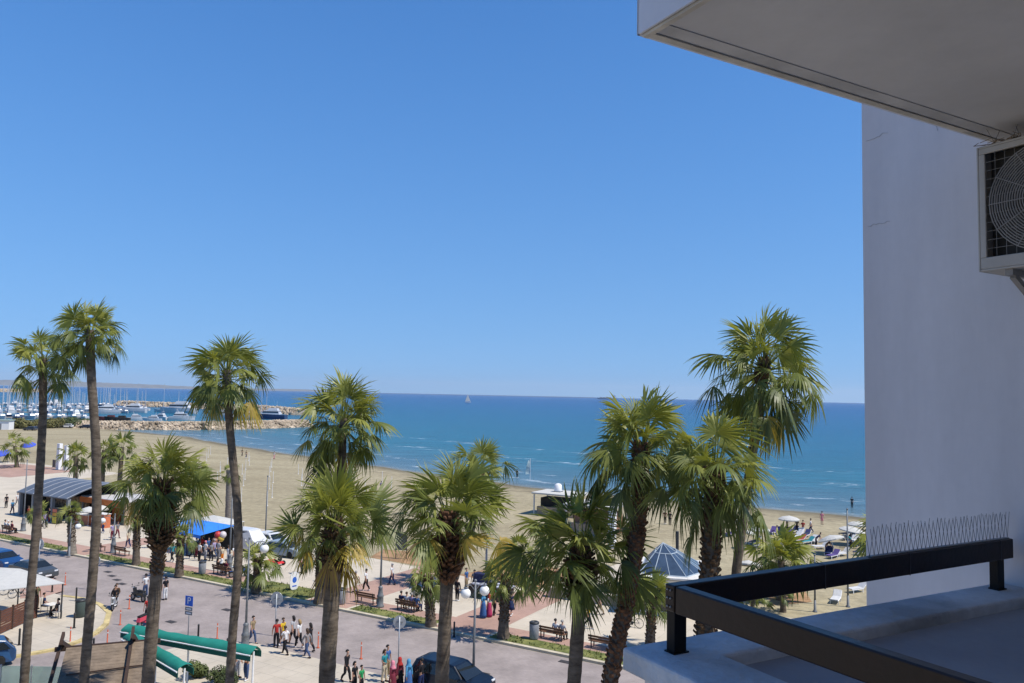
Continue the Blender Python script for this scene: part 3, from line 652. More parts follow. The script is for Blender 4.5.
# bird spikes on the rail
m_wire = mat('spike_wire', (.10, .095, .095), .45, .1, 9, metal=.6)
def spikes(name, label, pts, h, step, lean, axis, loc, seed):
    rg = random.Random(seed); T = thing(name, label, 'bird spikes', loc); T.rotation_euler.z = R(1.2) if seed == 3 else 0
    a, b = pts; L_ = (b-a).length; n = int(L_/step); mb = MB()
    side = axis
    for i in range(n+1):
        p = a.lerp(b, i/n)
        for sg in (-1, 1):
            tip = p + (b-a).normalized()*lean*sg*rg.uniform(.92, 1.08) + side*.012*sg*rg.uniform(.5, 1.2) + ZV*h*rg.uniform(.9, 1.06)
            mb.tube([p, tip], .0012, 4)
    mb.build('wires', m_wire, T)
    mb = MB(); mb.bar(a, b, .022, .005); mb.build('base_strip', mat('spike_base', (.3, .3, .3), .4, .1), T)
    return T
xa = [a for a in [RA + i*.01 for i in range(400)] if (U1*a+U2*RB).x/(U1*a+U2*RB).y >= ray(869, 550).x/ray(869, 550).y][0]
spikes('bird_spikes', 'row of thin wire bird spikes crossing along the top of the dark rail', (Vector((0,0,.003)), U1*(REND-xa-.01)+Vector((0,0,.003))), .14, .034, .05, U2, U(RA, RB, 0) + Matrix.Rotation(R(1.2), 3, 'Z') @ (U1*(xa-RA) - U2*tw/2) + ZV*RTOP, 3)

# air conditioner on the side wall
acd = .34
def onplane(px, py, a):
    d = ray(px, py); k = a/d.dot(U1); return Vector((0, 0, HC)) + d*k
c1 = onplane(976, 148, WALLA-acd); c2 = onplane(979, 272, WALLA-acd); ab = un(c1)[1]; zt, zb = c1.z, c2.z
ACW = .86; ac = thing('air_conditioner', 'grey outdoor air conditioner unit hung high on the white side wall', 'air conditioner', U(WALLA-.02, ab-ACW/2, zb)); AO = U(WALLA-.02, ab-ACW/2, 0)
m_ac = mat('ac_casing', (.46, .43, .385), .6, .1, 3, spec=.4); m_acd = mat('ac_dark', (.07, .066, .06), .7, .2, 5); m_gr = mat('ac_grille', (.30, .285, .265), .55, .15, 6)
hh = zt - zb
def ab_(mb, a0, a1, b0, b1, z0, z1):
    q = [U(a0, b0) - AO, U(a1, b0) - AO, U(a1, b1) - AO, U(a0, b1) - AO]; mb.prism([(p.x, p.y) for p in q], z0, z1)
f0 = WALLA-acd; f1 = WALLA-.05; g = .045
mb = MB(); b0, b1 = ab-ACW, ab
ab_(mb, f0, f1, b1-.012, b1, 0, hh); ab_(mb, f0, f1, b0, b0+.012, 0, hh); ab_(mb, f0, f1, b0+.0125, b1-.0125, hh-.012, hh); ab_(mb, f0, f1, b0+.0125, b1-.0125, 0, .012); ab_(mb, f1-.01, f1, b0+.013, b1-.013, .013, hh-.013)
for (x0, x1, z0, z1) in ((b0+.013, b1-.013, hh-g, hh-.0125), (b0+.013, b1-.013, .0125, .075), (b1-g, b1-.0125, .0755, hh-g-.0005), (b0+.0125, b0+.2, .0755, hh-g-.0005)): ab_(mb, f0, f0+.012, x0, x1, z0, z1)
bevel(mb.build('casing', m_ac, ac), .004)
mb = MB(); ab_(mb, f0+.12, f0+.13, b0+.2, b1-.014, .02, hh-.02); mb.build('coil_panel', m_acd, ac)
mb = MB(); cb = (b0+.2 + b1-g)/2; cz = (.075+hh-g)/2; cen = U(f0+.004, cb) - AO + ZV*cz
rmax = min((b1-g-b0-.2)/2, (hh-g-.075)/2)
for i in range(1, 23):
    rr = rmax*i/22; pts = [cen + U2*rr*math.cos(k*math.pi/18) + ZV*rr*math.sin(k*math.pi/18) for k in range(37)]; mb.tube(pts, .0032, 5, False)
for k in range(12):
    a = k*math.pi/6; mb.tube([cen - U1*.003 + (U2*math.cos(a)+ZV*math.sin(a))*.05, cen - U1*.003 + (U2*math.cos(a)+ZV*math.sin(a))*rmax], .003, 5)
for i in range(0, 13):
    q = b0+.2 + (b1-g-b0-.2)*i/12; mb.tube([U(f0+.008, q) - AO + ZV*.075, U(f0+.008, q) - AO + ZV*(hh-g)], .0012, 4)
for i in range(0, 13):
    z = .075 + (hh-g-.075)*i/12; mb.tube([U(f0+.0085, b0+.2) - AO + ZV*z, U(f0+.0085, b1-g) - AO + ZV*z], .0012, 4)
mb.build('fan_grille', m_gr, ac)
mb = MB(); c_ = cen + U1*.06
for k in range(3):
    a = k*2.094; e1 = U2*math.cos(a)+ZV*math.sin(a); e2 = U2*math.cos(a+.9)+ZV*math.sin(a+.9)
    q = [c_ + e1*.05 - U1*.02, c_ + e1*rmax*.9 - U1*.03, c_ + e2*rmax*.9 + U1*.03, c_ + e2*.05 + U1*.02]
    mb.add(q + [x + U1*.006 for x in q], [(0,1,2,3),(7,6,5,4),(0,4,5,1),(1,5,6,2),(2,6,7,3),(3,7,4,0)])
mb.ball(c_, .06, 12, 8); mb.build('fan', m_acd, ac)
for b in (b1-.15, b0+.15):
    mb = MB(); ab_(mb, f0+.02, WALLA-.003, b-.02, b+.02, -.034, -.001); mb.bar(U(f0+.06, b) - AO + ZV*-.034, U(WALLA-.006, b) - AO + ZV*-.2, .03, .03); ab_(mb, WALLA-.016, WALLA-.003, b-.025, b+.025, -.26, -.036); mb.build('bracket', mat('bracket_steel', (.28, .26, .24), .6, .2, 4), ac)
# nest twigs and spikes on top of the unit
tw_ = thing('bird_spikes', 'bent wire bird spikes and dry twigs on top of the air conditioner', 'bird spikes', AO + ZV*(zb+hh)); rg = random.Random(9)
mb = MB()
for i in range(16):
    q = U(f0+.05+rg.uniform(0, .1), b1-.03-i*.05) - AO; mb.tube([q + ZV*.004, q + ZV*rg.uniform(.09, .13) + U2*rg.uniform(-.05, .05) + U1*rg.uniform(-.03, .03)], .0013, 4)
mb.build('wires', m_wire, tw_)
mb = MB()
for i in range(70):
    q = U(f0+rg.uniform(-.02, .14), b1+.05-rg.uniform(0, .8)) - AO; mb.tube([q + ZV*rg.uniform(.003, .02), q + U2*rg.uniform(-.09, .09) + U1*rg.uniform(-.05, .05) + ZV*rg.uniform(.003, .022)], .002, 4)
mb.build('twigs', mat('dry_twig', (.22, .15, .085), .9, .3, 8), tw_)
# ------------------------------------------------------------------ people
def skin(J, bones, root=0, sub=1):
    me = bpy.data.meshes.new('tmp'); names = list(J)
    me.from_pydata([J[k][:3] for k in names], [(names.index(a), names.index(b)) for a, b in bones], [])
    ob = bpy.data.objects.new('tmp', me); COL.objects.link(ob)
    sk = ob.modifiers.new('skin', 'SKIN'); sk.branch_smoothing = .6; sk.use_smooth_shade = True
    for i, k in enumerate(names):
        d = me.skin_vertices[0].data[i]; r = J[k][3]; d.radius = (r, r); d.use_root = (i == root)
    if sub: md = ob.modifiers.new('sub', 'SUBSURF'); md.levels = sub
    dg = bpy.context.evaluated_depsgraph_get()
    out = bpy.data.meshes.new_from_object(ob.evaluated_get(dg)); bpy.data.objects.remove(ob); bpy.data.meshes.remove(me)
    out.materials.clear(); return out
def pose_joints(kind):
    J = {}; ph = 0
    pz = {'stand': .93, 'walk': .91, 'stride': .89, 'sit': .52, 'cycle': .98, 'talk': .93, 'bend': .90}[kind]
    py = 0.0; lean = {'cycle': .32, 'bend': .38, 'sit': -.02, 'walk': .03, 'stride': .05}.get(kind, 0)
    def up(h, dy=0): return (py + lean*h/.55 + dy, pz + h*math.sqrt(max(.2, 1-(lean/.55)**2*.55)))
    J['pelvis'] = (0, py, pz, .125)
    for nme, h, r in (('waist', .17, .115), ('chest', .36, .135), ('neck', .54, .052), ('jaw', .62, .066), ('skull', .735, .088), ('crown', .80, .06)):
        y, z = up(h, .02 if nme == 'jaw' else 0); J[nme] = (0, y, z, r)
    yj, zj = J['skull'][1], J['skull'][2]
    J['nose'] = (0, yj+.105, zj-.045, .014)
    legs = {'stand': ((-.10, .02, 0), (.10, -.02, 0)), 'talk': ((-.12, .04, 0), (.12, -.06, 0)), 'walk': ((-.09, .24, 0), (.09, -.26, .05)), 'stride': ((-.09, -.32, .06), (.09, .30, 0)), 'bend': ((-.12, .05, 0), (.12, -.05, 0))}
    for s, sd in ((-1, 'L'), (1, 'R')):
        i = 0 if s < 0 else 1
        J['hip'+sd] = (.095*s, py, pz-.07, .098)
        if kind in legs:
            x, fy, fz = legs[kind][i]; kb = .06 if fy > 0 else .10
            J['knee'+sd] = (x*1.0, fy*.42+kb*(1 if abs(fy) > .1 else .3), .49, .062)
            J['calf'+sd] = (x, fy*.72+.0, .32+fz*.5, .056)
            J['ankle'+sd] = (x, fy, .09+fz, .040); J['toe'+sd] = (x*1.15, fy+.15, .035+fz*.3, .034)
        elif kind == 'sit':
            J['knee'+sd] = (.11*s, .43, .51, .064); J['calf'+sd] = (.11*s, .44, .32, .055); J['ankle'+sd] = (.11*s, .42, .09, .04); J['toe'+sd] = (.12*s, .56, .035, .034)
        elif kind == 'cycle':
            J['knee'+sd] = (.11*s, .33, .80 if s < 0 else .56, .062); J['calf'+sd] = (.11*s, .24, .56 if s < 0 else .38, .055); J['ankle'+sd] = (.11*s, .16, .38 if s < 0 else .2, .04); J['toe'+sd] = (.11*s, .30, .33 if s < 0 else .15, .034)
        ys, zs = up(.49); J['sh'+sd] = (.165*s, ys, zs, .062)
        arms = {'stand': ((.03, -.30), (.06, -.54)), 'talk': ((.02, -.29), (.20, -.34)), 'walk': ((.12*s, -.27), (.20*s, -.50)), 'stride': ((-.14*s, -.27), (-.14*s, -.52)), 'sit': ((.05, -.28), (.26, -.40)), 'cycle': ((.20, -.22), (.36, -.34)), 'bend': ((.12, -.28), (.30, -.46))}[kind]
        (ey, ez), (wy, wz) = arms
        J['el'+sd] = (.235*s, ys+ey, zs+ez, .041); J['wr'+sd] = (.25*s if kind not in ('talk', 'sit') else .16*s, ys+wy, zs+wz, .029)
        w_ = Vector(J['wr'+sd][:3]); dr = (w_ - Vector(J['el'+sd][:3])).normalized(); pm = w_ + dr*.075
        J['palm'+sd] = (*pm, .034)
        fx = Vector((0, 1, 0)) - dr*dr.y; fx.normalize()
        for q, ln in ((-1.5, .062), (-.5, .078), (.5, .082), (1.5, .072)):
            a = pm + fx*q*.017 + dr*.035; b = a + dr*ln*.6 + Vector((-s*.012, 0, 0)) ; J['f%s%g' % (sd, q)] = (*a, .0095); J['g%s%g' % (sd, q)] = (*b, .0075)
        a = w_ + dr*.045 + fx*.035; J['th'+sd] = (*a, .011); J['tt'+sd] = (*(a + dr*.045 + fx*.018), .008)
    return J
def bones_of(J):
    B = [('pelvis', 'waist'), ('waist', 'chest'), ('chest', 'neck'), ('neck', 'jaw'), ('jaw', 'skull'), ('skull', 'crown'), ('skull', 'nose')]
    for s in 'LR':
        B += [('pelvis', 'hip'+s), ('hip'+s, 'knee'+s), ('knee'+s, 'calf'+s), ('calf'+s, 'ankle'+s), ('ankle'+s, 'toe'+s), ('chest', 'sh'+s), ('sh'+s, 'el'+s), ('el'+s, 'wr'+s), ('wr'+s, 'palm'+s)]
        for q in ('-1.5', '-0.5', '0.5', '1.5'): B += [('palm'+s, 'f'+s+q), ('f'+s+q, 'g'+s+q)]
        B += [('wr'+s, 'th'+s), ('th'+s, 'tt'+s)]
    return B
PROTO = {}
def proto(kind):
    if kind in PROTO: return PROTO[kind]
    J = pose_joints(kind); D = {'J': J}
    def pick(keys, add, last=None):
        K = {}
        for k in keys: K[k] = (*J[k][:3], J[k][3]+add)
        return K
    D['body'] = skin(J, bones_of(J))
    sh = pick(['waist', 'chest', 'shL', 'shR', 'elL', 'elR'], .016)
    y, z = J['neck'][1], J['neck'][2]; sh['collar'] = (0, y, z-.045, .075); y, z = J['pelvis'][1], J['pelvis'][2]; sh['hem'] = (0, y, z+.02, J['pelvis'][3]+.018)
    for s in 'LR':
        e = Vector(sh['el'+s][:3]); S_ = Vector(sh['sh'+s][:3]); m_ = S_.lerp(e, .75); sh['el'+s] = (*m_, .058)
    D['shirt'] = skin(sh, [('waist', 'chest'), ('hem', 'waist'), ('chest', 'collar'), ('chest', 'shL'), ('chest', 'shR'), ('shL', 'elL'), ('shR', 'elR')])
    lg = dict(sh)
    for s in 'LR': lg['el'+s] = (*J['el'+s][:3], .056); lg['wr'+s] = (*J['wr'+s][:3], .042)
    D['jacket'] = skin(lg, [('waist', 'chest'), ('hem', 'waist'), ('chest', 'collar'), ('chest', 'shL'), ('chest', 'shR'), ('shL', 'elL'), ('shR', 'elR'), ('elL', 'wrL'), ('elR', 'wrR')])
    tr = pick(['pelvis', 'hipL', 'hipR', 'kneeL', 'kneeR', 'calfL', 'calfR', 'ankleL', 'ankleR'], .017); y, z = J['waist'][1], J['waist'][2]; tr['top'] = (0, y*.5, z*.6+J['pelvis'][2]*.4, .118)
    D['trousers'] = skin(tr, [('pelvis', 'top')] + [e for s in 'LR' for e in (('pelvis', 'hip'+s), ('hip'+s, 'knee'+s), ('knee'+s, 'calf'+s), ('calf'+s, 'ankle'+s))])
    st = {k: v for k, v in tr.items() if 'calf' not in k and 'ankle' not in k}
    D['shorts'] = skin(st, [('pelvis', 'top')] + [e for s in 'LR' for e in (('pelvis', 'hip'+s), ('hip'+s, 'knee'+s))])
    for s in 'LR':
        mb = MB(); a = Vector(J['ankle'+s][:3]); t_ = Vector(J['toe'+s][:3]); d = (t_-a); d.z = 0; d.normalize()
        mb.tube([Vector((a.x, a.y, max(.045, a.z-.04))) - d*.07, Vector((a.x, a.y, max(.055, a.z-.035))), Vector((t_.x, t_.y, max(.04, t_.z+.005))), t_ + d*.06], [.03, .05, .046, .02], 8)
        D['shoe'+s] = mb.mesh('shoe', None, True)
    # hair caps
    sk = Vector(J['skull'][:3])
    def cap(r, dn, back):
        mb = MB(); n, m = 12, 7; vs = []; fs = []
        for j in range(m+1):
            phi = math.pi/2 - (math.pi*.62)*j/m
            for k in range(n):
                a = 2*math.pi*k/n; f = math.sin(a)      # +y is the face
                ph = phi if f < .2 else max(phi, .35 + .2*f)
                vs.append(sk + Vector((r*math.cos(ph)*math.cos(a), -.008 + r*1.08*math.cos(ph)*math.sin(a)*(1.06 if f < 0 else 1), .012 + r*1.08*math.sin(ph))) + Vector((0, -back*max(0, -f), -dn*max(0, -f)*j/m)))
        fs = [(j*n+k, j*n+(k+1) % n, (j+1)*n+(k+1) % n, (j+1)*n+k) for j in range(m) for k in range(n)]
        mb.add(vs, fs); return mb.mesh('hair', None, True)
    D['short'] = cap(.101, 0, .0); D['long'] = cap(.106, .17, .03)
    mb = MB(); nk = Vector(J['neck'][:3])
    mb.lathe([(.001, .125), (.07, .105), (.108, .03), (.112, -.05), (.105, -.12), (.15, -.22), (.19, -.30)], 14, sk)
    D['scarf'] = mb.mesh('head_scarf', None, True)
    if kind not in ('cycle', 'sit'):
        p_ = J['pelvis']; c = Vector((0, p_[1], 0))
        mb = MB(); mb.lathe([(.25, .06), (.245, .3), (.215, .6), (.19, .85), (.165, .98), (.15, 1.12)], 16, c); D['robe'] = mb.mesh('robe', None, True)
        mb = MB(); mb.lathe([(.27, .48), (.23, .7), (.185, .92), (.14, 1.08)], 16, c); D['skirt'] = mb.mesh('skirt', None, True)
    PROTO[kind] = D; return D
CLO = dict(white=(.62, .62, .62), red=(.38, .035, .03), yellow=(.60, .40, .03), black=(.016, .016, .02), navy=(.02, .03, .09), blue=(.045, .11, .28), sky=(.08, .26, .44), grey=(.19, .19, .20), lgrey=(.38, .38, .40), brown=(.10, .06, .035), khaki=(.26, .2, .12), pink=(.62, .22, .28), orange=(.60, .19, .03), green=(.03, .26, .09), denim=(.055, .085, .17), maroon=(.14, .025, .04), teal=(.03, .22, .25), cream=(.55, .47, .34), magenta=(.40, .04, .12), lilac=(.30, .26, .42), olive=(.10, .10, .05))
def cloth(c): return mat('cloth_'+c, CLO[c], .9, .18, 14, spec=.15)
SKINS = [mat('skin_light', (.46, .27, .19), .6, .06, 9), mat('skin_tan', (.33, .185, .12), .6, .06, 9), mat('skin_brown', (.17, .09, .055), .6, .06, 9)]
HAIRC = dict(black=mat('hair_black', (.012, .010, .009), .6, .2, 20), brown=mat('hair_brown', (.055, .032, .018), .6, .2, 20), grey=mat('hair_grey', (.30, .29, .28), .7, .2, 20), fair=mat('hair_fair', (.30, .20, .09), .6, .2, 20))
DIRS = dict(L=TANG, R=TANG+math.pi, S=TANG-math.pi/2, C=TANG+math.pi/2)      # along the street, towards the sea, towards the hotel
npeople = 0
def person(label, loc, face='L', pose='walk', top='white', low='denim', hair='black', style='short', skn=None, scale=1.0, topk='shirt', lowk='trousers', group='people out walking and sitting on the seafront', cat='person'):
    global npeople; npeople += 1
    D = proto(pose); fa = DIRS[face] if isinstance(face, str) else face
    def inst(name, me, m, par):
        o = bpy.data.objects.new(name, me); COL.objects.link(o)
        if par: o.parent = par
        if len(me.materials) == 0: me.materials.append(None)
        o.material_slots[0].link = 'OBJECT'; o.material_slots[0].material = m; return o
    B = inst('person', D['body'], SKINS[(npeople*7 % 5) % 2 if skn is None else skn], None)
    B.location = loc; B.rotation_euler = (0, 0, fa - math.pi/2); B.scale = (scale,)*3
    tag(B, label, cat, group)
    if lowk == 'robe' and 'robe' in D: inst('robe', D['robe'], cloth(low), B)
    elif lowk == 'skirt' and 'skirt' in D: inst('skirt', D['skirt'], cloth(low), B)
    elif lowk == 'shorts': inst('shorts', D['shorts'], cloth(low), B)
    else: inst('trousers', D['trousers'], cloth(low), B)
    if topk: inst(topk, D[topk], cloth(top), B)
    if style == 'scarf': inst('head_scarf', D['scarf'], cloth(hair) if hair in CLO else HAIRC[hair], B)
    else: inst('hair', D[style], HAIRC.get(hair) or cloth(hair), B)
    for s_ in 'LR': inst('shoe', D['shoe'+s_], cloth('black') if npeople % 3 else cloth('white'), B)
    return B
NZ = .06
def pp(label, x, y, z=.004, **k): return person(label, at(x, y, z), **k)
# walkers at the near side of the road
pp('man in an olive brown top walking beside the near street lamp', 252, 644, face='R', pose='walk', top='khaki', low='denim')
pp('man in a red shirt walking away, back to us, at the head of the group', 276, 648, face=R(120), pose='stand', top='red', low='black', skn=1)
pp('person in a yellow shirt beside the man in red', 282, 646, face='R', pose='walk', top='yellow', low='brown', hair='brown')
pp('striding man in a white shirt behind the man in red', 285, 655, face='L', pose='stride', top='white', low='black', hair='brown')
pp('woman in a pale blue top and black trousers in the walking group', 293, 644, face='L', pose='walk', top='lgrey', low='black', style='long')
pp('fair haired woman in a white top near the orange bollard', 299, 648, face='L', pose='walk', top='white', low='black', hair='fair', style='long')
pp('striding woman in a grey cardigan at the tail of the walking group', 307, 658, face='L', pose='stride', top='grey', low='denim', hair='brown', style='long', topk='jacket', skn=0)
pp('woman in dark clothes just behind the grey cardigan', 310, 652, face='L', pose='walk', top='black', low='black', style='long')
pp('man in an orange shirt half under the green awning end', 246, 680, NZ, face='C', pose='talk', top='orange', low='denim')
pp('person in white beside the orange shirt under the awning', 237, 678, NZ, face='R', pose='stand', top='white', low='lgrey', hair='brown')
pp('man in a dark suit and open white shirt walking near the stout palm', 346, 682, NZ, face='R', pose='walk', top='black', low='black', topk='jacket')
pp('woman in black sitting low at the bottom edge of the photograph', 354, 692, NZ, face='R', pose='stand', top='black', low='black', style='long', scale=.9)
pp('child in a green top at the bottom edge beside the woman in black', 361, 693, NZ, face='R', pose='stand', top='green', low='black', scale=.82)
pp('woman in a patterned blue green top and white trousers', 384, 682, NZ, face='R', pose='talk', top='teal', low='cream', style='long', hair='brown')
pp('man with short dark hair standing behind the woman in patterned top', 387, 677, NZ, face='R', pose='stand', top='blue', low='khaki')
pp('woman in a pink headscarf and maroon coat', 392, 695, NZ, face='R', pose='stand', top='maroon', low='maroon', hair='pink', style='scarf', lowk='robe', topk='jacket')
pp('woman in a red headscarf and dark coat', 399, 691, NZ, face='R', pose='stand', top='maroon', low='black', hair='red', style='scarf', lowk='robe', topk='jacket')
pp('woman in bright blue headscarf and robe beside the car', 408, 693, NZ, face='R', pose='stand', top='sky', low='blue', hair='sky', style='scarf', lowk='robe', topk='jacket')
pp('man in dark clothes leaning at the back of the dark blue car', 421, 692, NZ, face='L', pose='talk', top='black', low='navy', topk='jacket')
pp('person in a black shirt and white trousers crossing by the motorbike', 165, 600, face='L', pose='stand', top='black', low='white')
pp('man in a white shirt standing over the parked motorbike', 145, 597, face='L', pose='talk', top='white', low='denim')
pp('person in a red and white shirt half hidden by the shaggy palm trunk', 147, 622, face='L', pose='stand', top='red', low='black')
# promenade walkers and sitters
pp('man in a pale shirt striding across the brick path behind the bin', 356, 593, KZ, face='L', pose='stride', top='cream', low='khaki', hair='grey')
pp('man in a white shirt and black trousers following on the brick path', 366, 591, KZ, face='L', pose='walk', top='white', low='black')
pp('person in a magenta top beside the advertising board', 325, 582, KZ, face='R', pose='stand', top='magenta', low='teal', hair='black')
pp('person in grey green walking beside the magenta top', 331, 580, KZ, face='S', pose='walk', top='grey', low='black')
pp('woman in a bright blue robe strolling near the globe lamp', 483, 618, KZ, face='L', pose='stand', top='sky', low='blue', hair='sky', style='scarf', lowk='robe')
pp('woman in a red and white dress strolling near the globe lamp', 489, 617, KZ, face='L', pose='stand', top='white', low='magenta', hair='red', style='scarf', lowk='robe', scale=.92)
pp('person in black with a green cap near the globe lamp', 494, 615, KZ, face='S', pose='walk', top='black', low='black', hair='green')
pp('woman in a navy dress beside the stout verge palm', 511, 616, KZ, face='S', pose='walk', top='navy', low='navy', style='long', lowk='skirt')
pp('small child in a red shirt on the earth beside the beach path', 532, 592, .06, face='C', pose='walk', top='magenta', low='sky', scale=.78)
pp('person in a red shirt standing at the end of the planter wall', 556, 589, .06, face='S', pose='stand', top='red', low='black')
pp('man in black standing behind the yellow fronded palm trunk', 457, 601, KZ, face='S', pose='stand', top='black', low='black', topk='jacket')
pp('person in a red top half hidden by the yellow fronded palm trunk', 438, 602, KZ, face='R', pose='stand', top='red', low='black')
pp('person with black hair standing behind the parked bicycle', 413, 597, KZ, face='S', pose='stand', top='black', low='grey', style='long')
pp('person in blue and red walking by the orange counter', 103, 533, KZ, face='L', pose='stride', top='orange', low='navy')
pp('person in pale blue standing by the lamp near the empty benches', 112, 540, KZ, face='L', pose='stand', top='lilac', low='maroon')
pp('person in dark grey walking beside the pale blue top', 117, 538, KZ, face='R', pose='walk', top='grey', low='maroon')
pp('woman in turquoise walking left of the short verge palm', 172, 562, KZ, face='L', pose='stride', top='teal', low='black')
crowd = [(199, 561, 'white', 'black', 'S', 'man in a white shirt at the front of the stall crowd'), (205, 560, 'white', 'lgrey', 'S', 'person in white with a peach cap in the stall crowd', 'pink'), (192, 559, 'navy', 'black', 'R', 'person in navy at the left side of the stall crowd'), (196, 557, 'black', 'maroon', 'S', 'person in black and maroon behind the white shirts'),
         (211, 561, 'grey', 'black', 'L', 'person in grey at the middle of the stall crowd'), (214, 558, 'lilac', 'denim', 'L', 'woman in lilac looking at the toy stall'), (218, 559, 'lgrey', 'grey', 'S', 'person in pale grey at the toy stall'), (187, 556, 'maroon', 'navy', 'S', 'person in maroon under the left end of the blue canopy'), (202, 554, 'red', 'black', 'C', 'stallholder in red standing under the blue canopy'),
         (222, 562, 'cream', 'orange', 'L', 'child in cream and orange by the toy stall'), (228, 565, 'white', 'white', 'S', 'person all in white beside the street lamp'), (234, 564, 'white', 'grey', 'L', 'man in white with grey trousers right of the street lamp'), (208, 556, 'blue', 'navy', 'R', 'person in blue deep under the blue canopy')]
for i, c in enumerate(crowd):
    pp(c[5], c[0], c[1], KZ, face=c[4], pose=('stand', 'talk', 'walk')[i % 3], top=c[2], low=c[3], hair=(c[6] if len(c) > 6 else ('black', 'brown', 'grey')[i % 3]), scale=.8 if 'child' in c[5] else 1, group='crowd around the toy stall')
pp('person in dark clothes walking past the arched kiosk', 44, 527, KZ, face='R', pose='walk', top='lilac', low='black')
pp('person in black standing inside the arched kiosk doorway', 49, 523, KZ, face='C', pose='stand', top='black', low='maroon')

for lb, x, y, f, po, tp, lo in (('person in white walking alone on the promenade before the notice board', 392, 585, 'L', 'walk', 'white', 'navy'), ('woman in red crossing the promenade right of the notice board', 420, 588, 'R', 'walk', 'red', 'black'), ('man in blue near the inner edge of the promenade by the handcart', 466, 590, 'R', 'stand', 'blue', 'khaki'), ('stallholder in grey behind the loaded handcart', 474, 592, 'C', 'stand', 'grey', 'black'), ('person in black left of the blue canopy on the open promenade', 150, 548, 'R', 'walk', 'black', 'denim'), ('person in cream left of the thin young palm', 128, 548, 'L', 'walk', 'cream', 'navy'),
        ('person in white by the low orange fascia kiosk', 92, 531, 'S', 'stand', 'white', 'denim'), ('person in navy under the arched kiosk front', 34, 522, 'S', 'talk', 'navy', 'black'), ('person in red under the arched kiosk front', 28, 521, 'S', 'stand', 'red', 'black'), ('person in pale blue left of the arched kiosk', 12, 514, 'R', 'walk', 'sky', 'navy'), ('person in black at the far left of the open promenade', 6, 508, 'L', 'stand', 'black', 'black'), ('person in white at the far left of the open promenade', 17, 506, 'R', 'walk', 'white', 'grey'),
        ('woman in pink strolling past the white car', 300, 574, 'L', 'walk', 'pink', 'black'), ('man in grey strolling beside the woman in pink', 304, 573, 'L', 'walk', 'grey', 'navy'), ('jogger in yellow on the open paving right of the bin', 588, 628, 'R', 'stride', 'yellow', 'black'), ('man in navy near the planter wall behind the leaning palm', 600, 615, 'L', 'walk', 'navy', 'khaki')):
    pp(lb, x, y, KZ, face=f, pose=po, top=tp, low=lo, hair=('black', 'brown', 'grey')[x % 3])
# ------------------------------------------------------------------ street furniture
m_wood = mat('bench_wood', (.15, .075, .04), .75, .25, 4); m_dsteel = mat('dark_steel', (.05, .052, .055), .5, .15, 6, metal=.3)
m_lampgrey = mat('lamp_post_paint', (.17, .18, .19), .55, .15, 5, metal=.2); m_globe = mat('opal_globe', (.80, .80, .77), .25, .03, 5, spec=.5)
def make_bench():
    T = thing('park_bench', '', 'bench', (0, 0, 0), 0, 'wooden benches along the promenade')
    for i in range(3):
        mb = MB(); mb.box((0, -.14+.16*i, .44), (1.9, .135, .04)); bevel(mb.build('seat_slat', m_wood, T), .008)
    for i in range(2):
        mb = MB(); mb.box((0, .255+.035*i, .60+.17*i), (1.9, .035, .13)); bevel(mb.build('backrest_slat', m_wood, T), .008)
    for x in (-.75, .75):
        mb = MB(); mb.bar((x, -.2, 0), (x, -.2, .418), .06); mb.bar((x, .21, 0), (x, .235, .40), .06); mb.bar((x, .232, .38), (x, .335, .86), .05); mb.bar((x, -.23, .40), (x, .22, .40), .05, .03); mb.build('leg', m_dsteel, T)
    return T
bproto = make_bench(); used = False
def bench(label, x, y, n=None):
    global used
    p = at(x, y, KZ); t = tn(p)[0]; p = P(t, 2.45, KZ)
    if not used: o = bproto; used = True
    else: o = dup(bproto, (0,0,0))
    o.location = p; o.rotation_euler.z = TANG; o['label'] = label; return p
b1 = bench('empty wooden bench beside the grey bin in front of the brick path', 358, 606)
b2 = bench('wooden bench carrying the row of people beside the bicycle', 399, 614)
b3 = bench('wooden bench with a couple seated next to the cylindrical bin', 551, 640)
b4 = bench('empty wooden bench behind the leaning palm trunk', 602, 650)
b5 = bench('empty wooden bench near the left empty bench of the pair by the lamp', 101, 550); b5o = None
b6 = bench('empty wooden bench right of the lamp near the thin young palm', 123, 555)
b7 = bench('wooden bench with brown clad sitters beside the grey bin under the crowd', 211, 577)
b8 = bench('wooden bench full of people at the far left of the promenade', 16, 532)
for o in COL.objects:
    if o.get('label') == 'empty wooden bench near the left empty bench of the pair by the lamp': o['label'] = 'empty wooden bench left of the lamp near the thin young palm'
def sit(b, dx, label, **k):
    q = b + TD*dx + ND*.0; person(label, q + Vector((0, 0, 0)), face='S', pose='sit', group='people seated on the benches', **k)
sit(b2, .6, 'person in navy seated at the left end of the busy bench', top='navy', low='black'); sit(b2, .1, 'person in white seated in the middle of the busy bench', top='white', low='denim', hair='brown'); sit(b2, -.35, 'grey haired person in pale blue on the busy bench', top='lilac', low='navy', hair='grey'); sit(b2, -.8, 'person in blue at the right end of the busy bench', top='blue', low='navy')
sit(b3, -.2, 'dark haired person in white on the bench by the bin', top='white', low='black'); sit(b3, -.7, 'grey haired person in pale grey on the bench by the bin', top='lgrey', low='black', hair='grey')
sit(b7, .5, 'person in brown seated beside the grey bin', top='brown', low='black', style='long'); sit(b7, 0, 'person in white scarf and brown seated below the crowd', top='brown', low='brown', hair='white', style='scarf'); sit(b7, -.5, 'person in maroon at the right end of the bench below the crowd', top='maroon', low='black')
sit(b8, .7, 'person in white seated at the far left bench end', top='white', low='denim'); sit(b8, .1, 'person in a white cap and white shirt on the far left bench', top='white', low='navy', hair='white'); sit(b8, -.6, 'person in maroon leaning forward on the far left bench', top='maroon', low='black')
